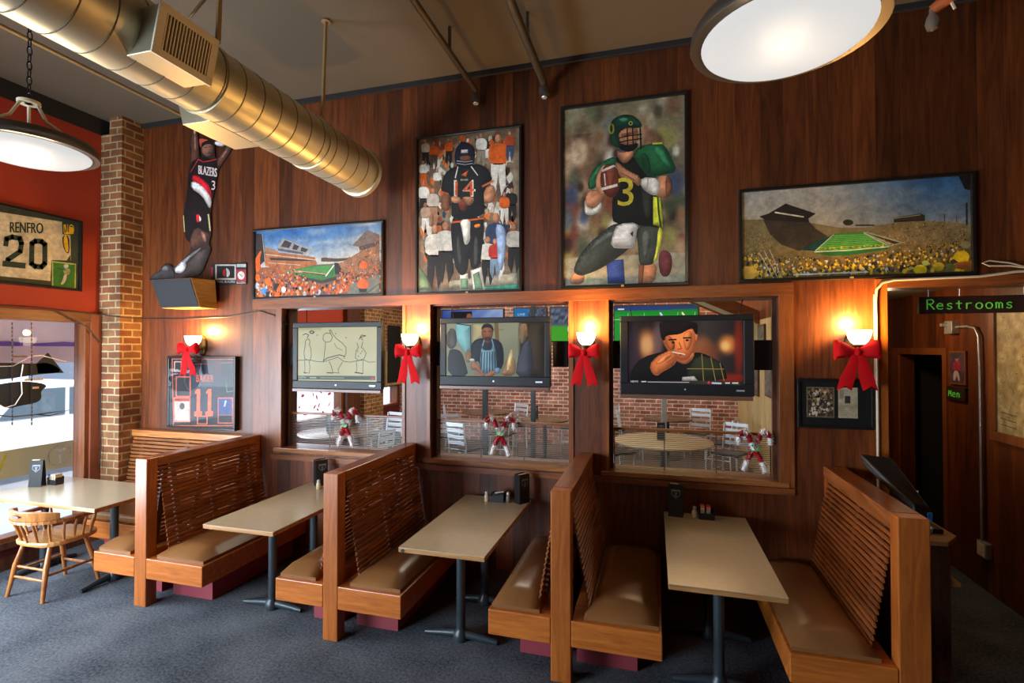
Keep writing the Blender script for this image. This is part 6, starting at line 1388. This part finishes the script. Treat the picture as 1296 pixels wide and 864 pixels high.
MB().tube([Vector((.014, q5(*p)[0] - 3.3, q5(*p)[1] - 1.66)) for p in [(-30, 430), (20, 455), (70, 440), (105, 385), (100, 300), (110, 240)]], .005, 6).build('tube', 'white', t)
MB().tube([Vector((.014, q5(*p)[0] - 3.3, q5(*p)[1] - 1.66)) for p in [(-30, 490), (60, 500), (160, 490), (240, 480), (345, 465), (240, 495), (180, 488)]], .006, 6).build('wiring', 'black', t)
for zx in (55, 152):
    ya, za = q5(zx, 30); yb, zb = q5(zx, 545)
    b = MB(); n = 26
    for k in range(n): z1_ = za + (zb - za) * k / n; z2_ = za + (zb - za) * (k + .8) / n; b.bar((LX - .004, ya + (yb - ya) * k / n, z1_), (LX - .004, ya + (yb - ya) * k / n, z2_), .008, .008, up=(0, 1, 0))
    tag(b.build('sign_chain', 'black'), 'dark hanging chain in the street window, %s of the two' % ('left' if zx < 100 else 'right'), 'chain')
# host stand with a touch-screen terminal behind the last booth
t = thing('host_stand', 'dark host stand with a pale edged shelf behind the rightmost booth', 'stand', (1.83, 3.86, 0))
MB().box(-.30, -.07, -.12, .42, .0, .84).build('cabinet', 'jamb', t, bevel=.006)
MB().prism([(-.34, -.16, .84), (-.10, -.16, .84), (.01, -.02, .84), (.0, .43, .84), (-.34, .43, .84)], (0, 0, .028)).build('top', 'tedge', t, bevel=.004)
MB().box(-.069, -.01, -.1, .2, .58, .605).build('shelf', 'tedge', t)
t = thing('touch_terminal', 'black touch screen terminal seen from behind on the host stand', 'terminal', (1.66, 3.95, .868))
MB().box(-.12, .12, -.10, .12, 0, .03).build('base', 'black', t, bevel=.01)
MB().bar((0, .04, .03), (-.02, .0, .24), .08, .05).build('neck', 'black', t)
MB().hexa([(-.24, .17, .36), (-.04, .17, .34), (.03, -.16, .10), (-.06, -.16, .12), (-.25, .19, .44), (-.05, .19, .42), (.03, -.14, .17), (-.06, -.14, .19)]).build('screen_housing', 'black', t, bevel=.012)
MB().hexa([(.0, -.172, .10), (.025, -.172, .10), (.025, -.162, .10), (.0, -.162, .10), (.0, -.172, .15), (.025, -.172, .15), (.025, -.162, .15), (.0, -.162, .15)]).build('blue_tab', plain('blue_tab', (.03, .15, .5), .4), t)
t = thing('small_bowl', 'small white bowl on the host stand beside the terminal', 'bowl', (1.60, 3.74, .868))
MB().lathe([(.03, 0), (.035, .004), (.06, .04), (.065, .075), (.06, .075), (.05, .04), (.0, .012)], (0, 0, 0), 24).build('bowl', 'white', t, smooth=True)
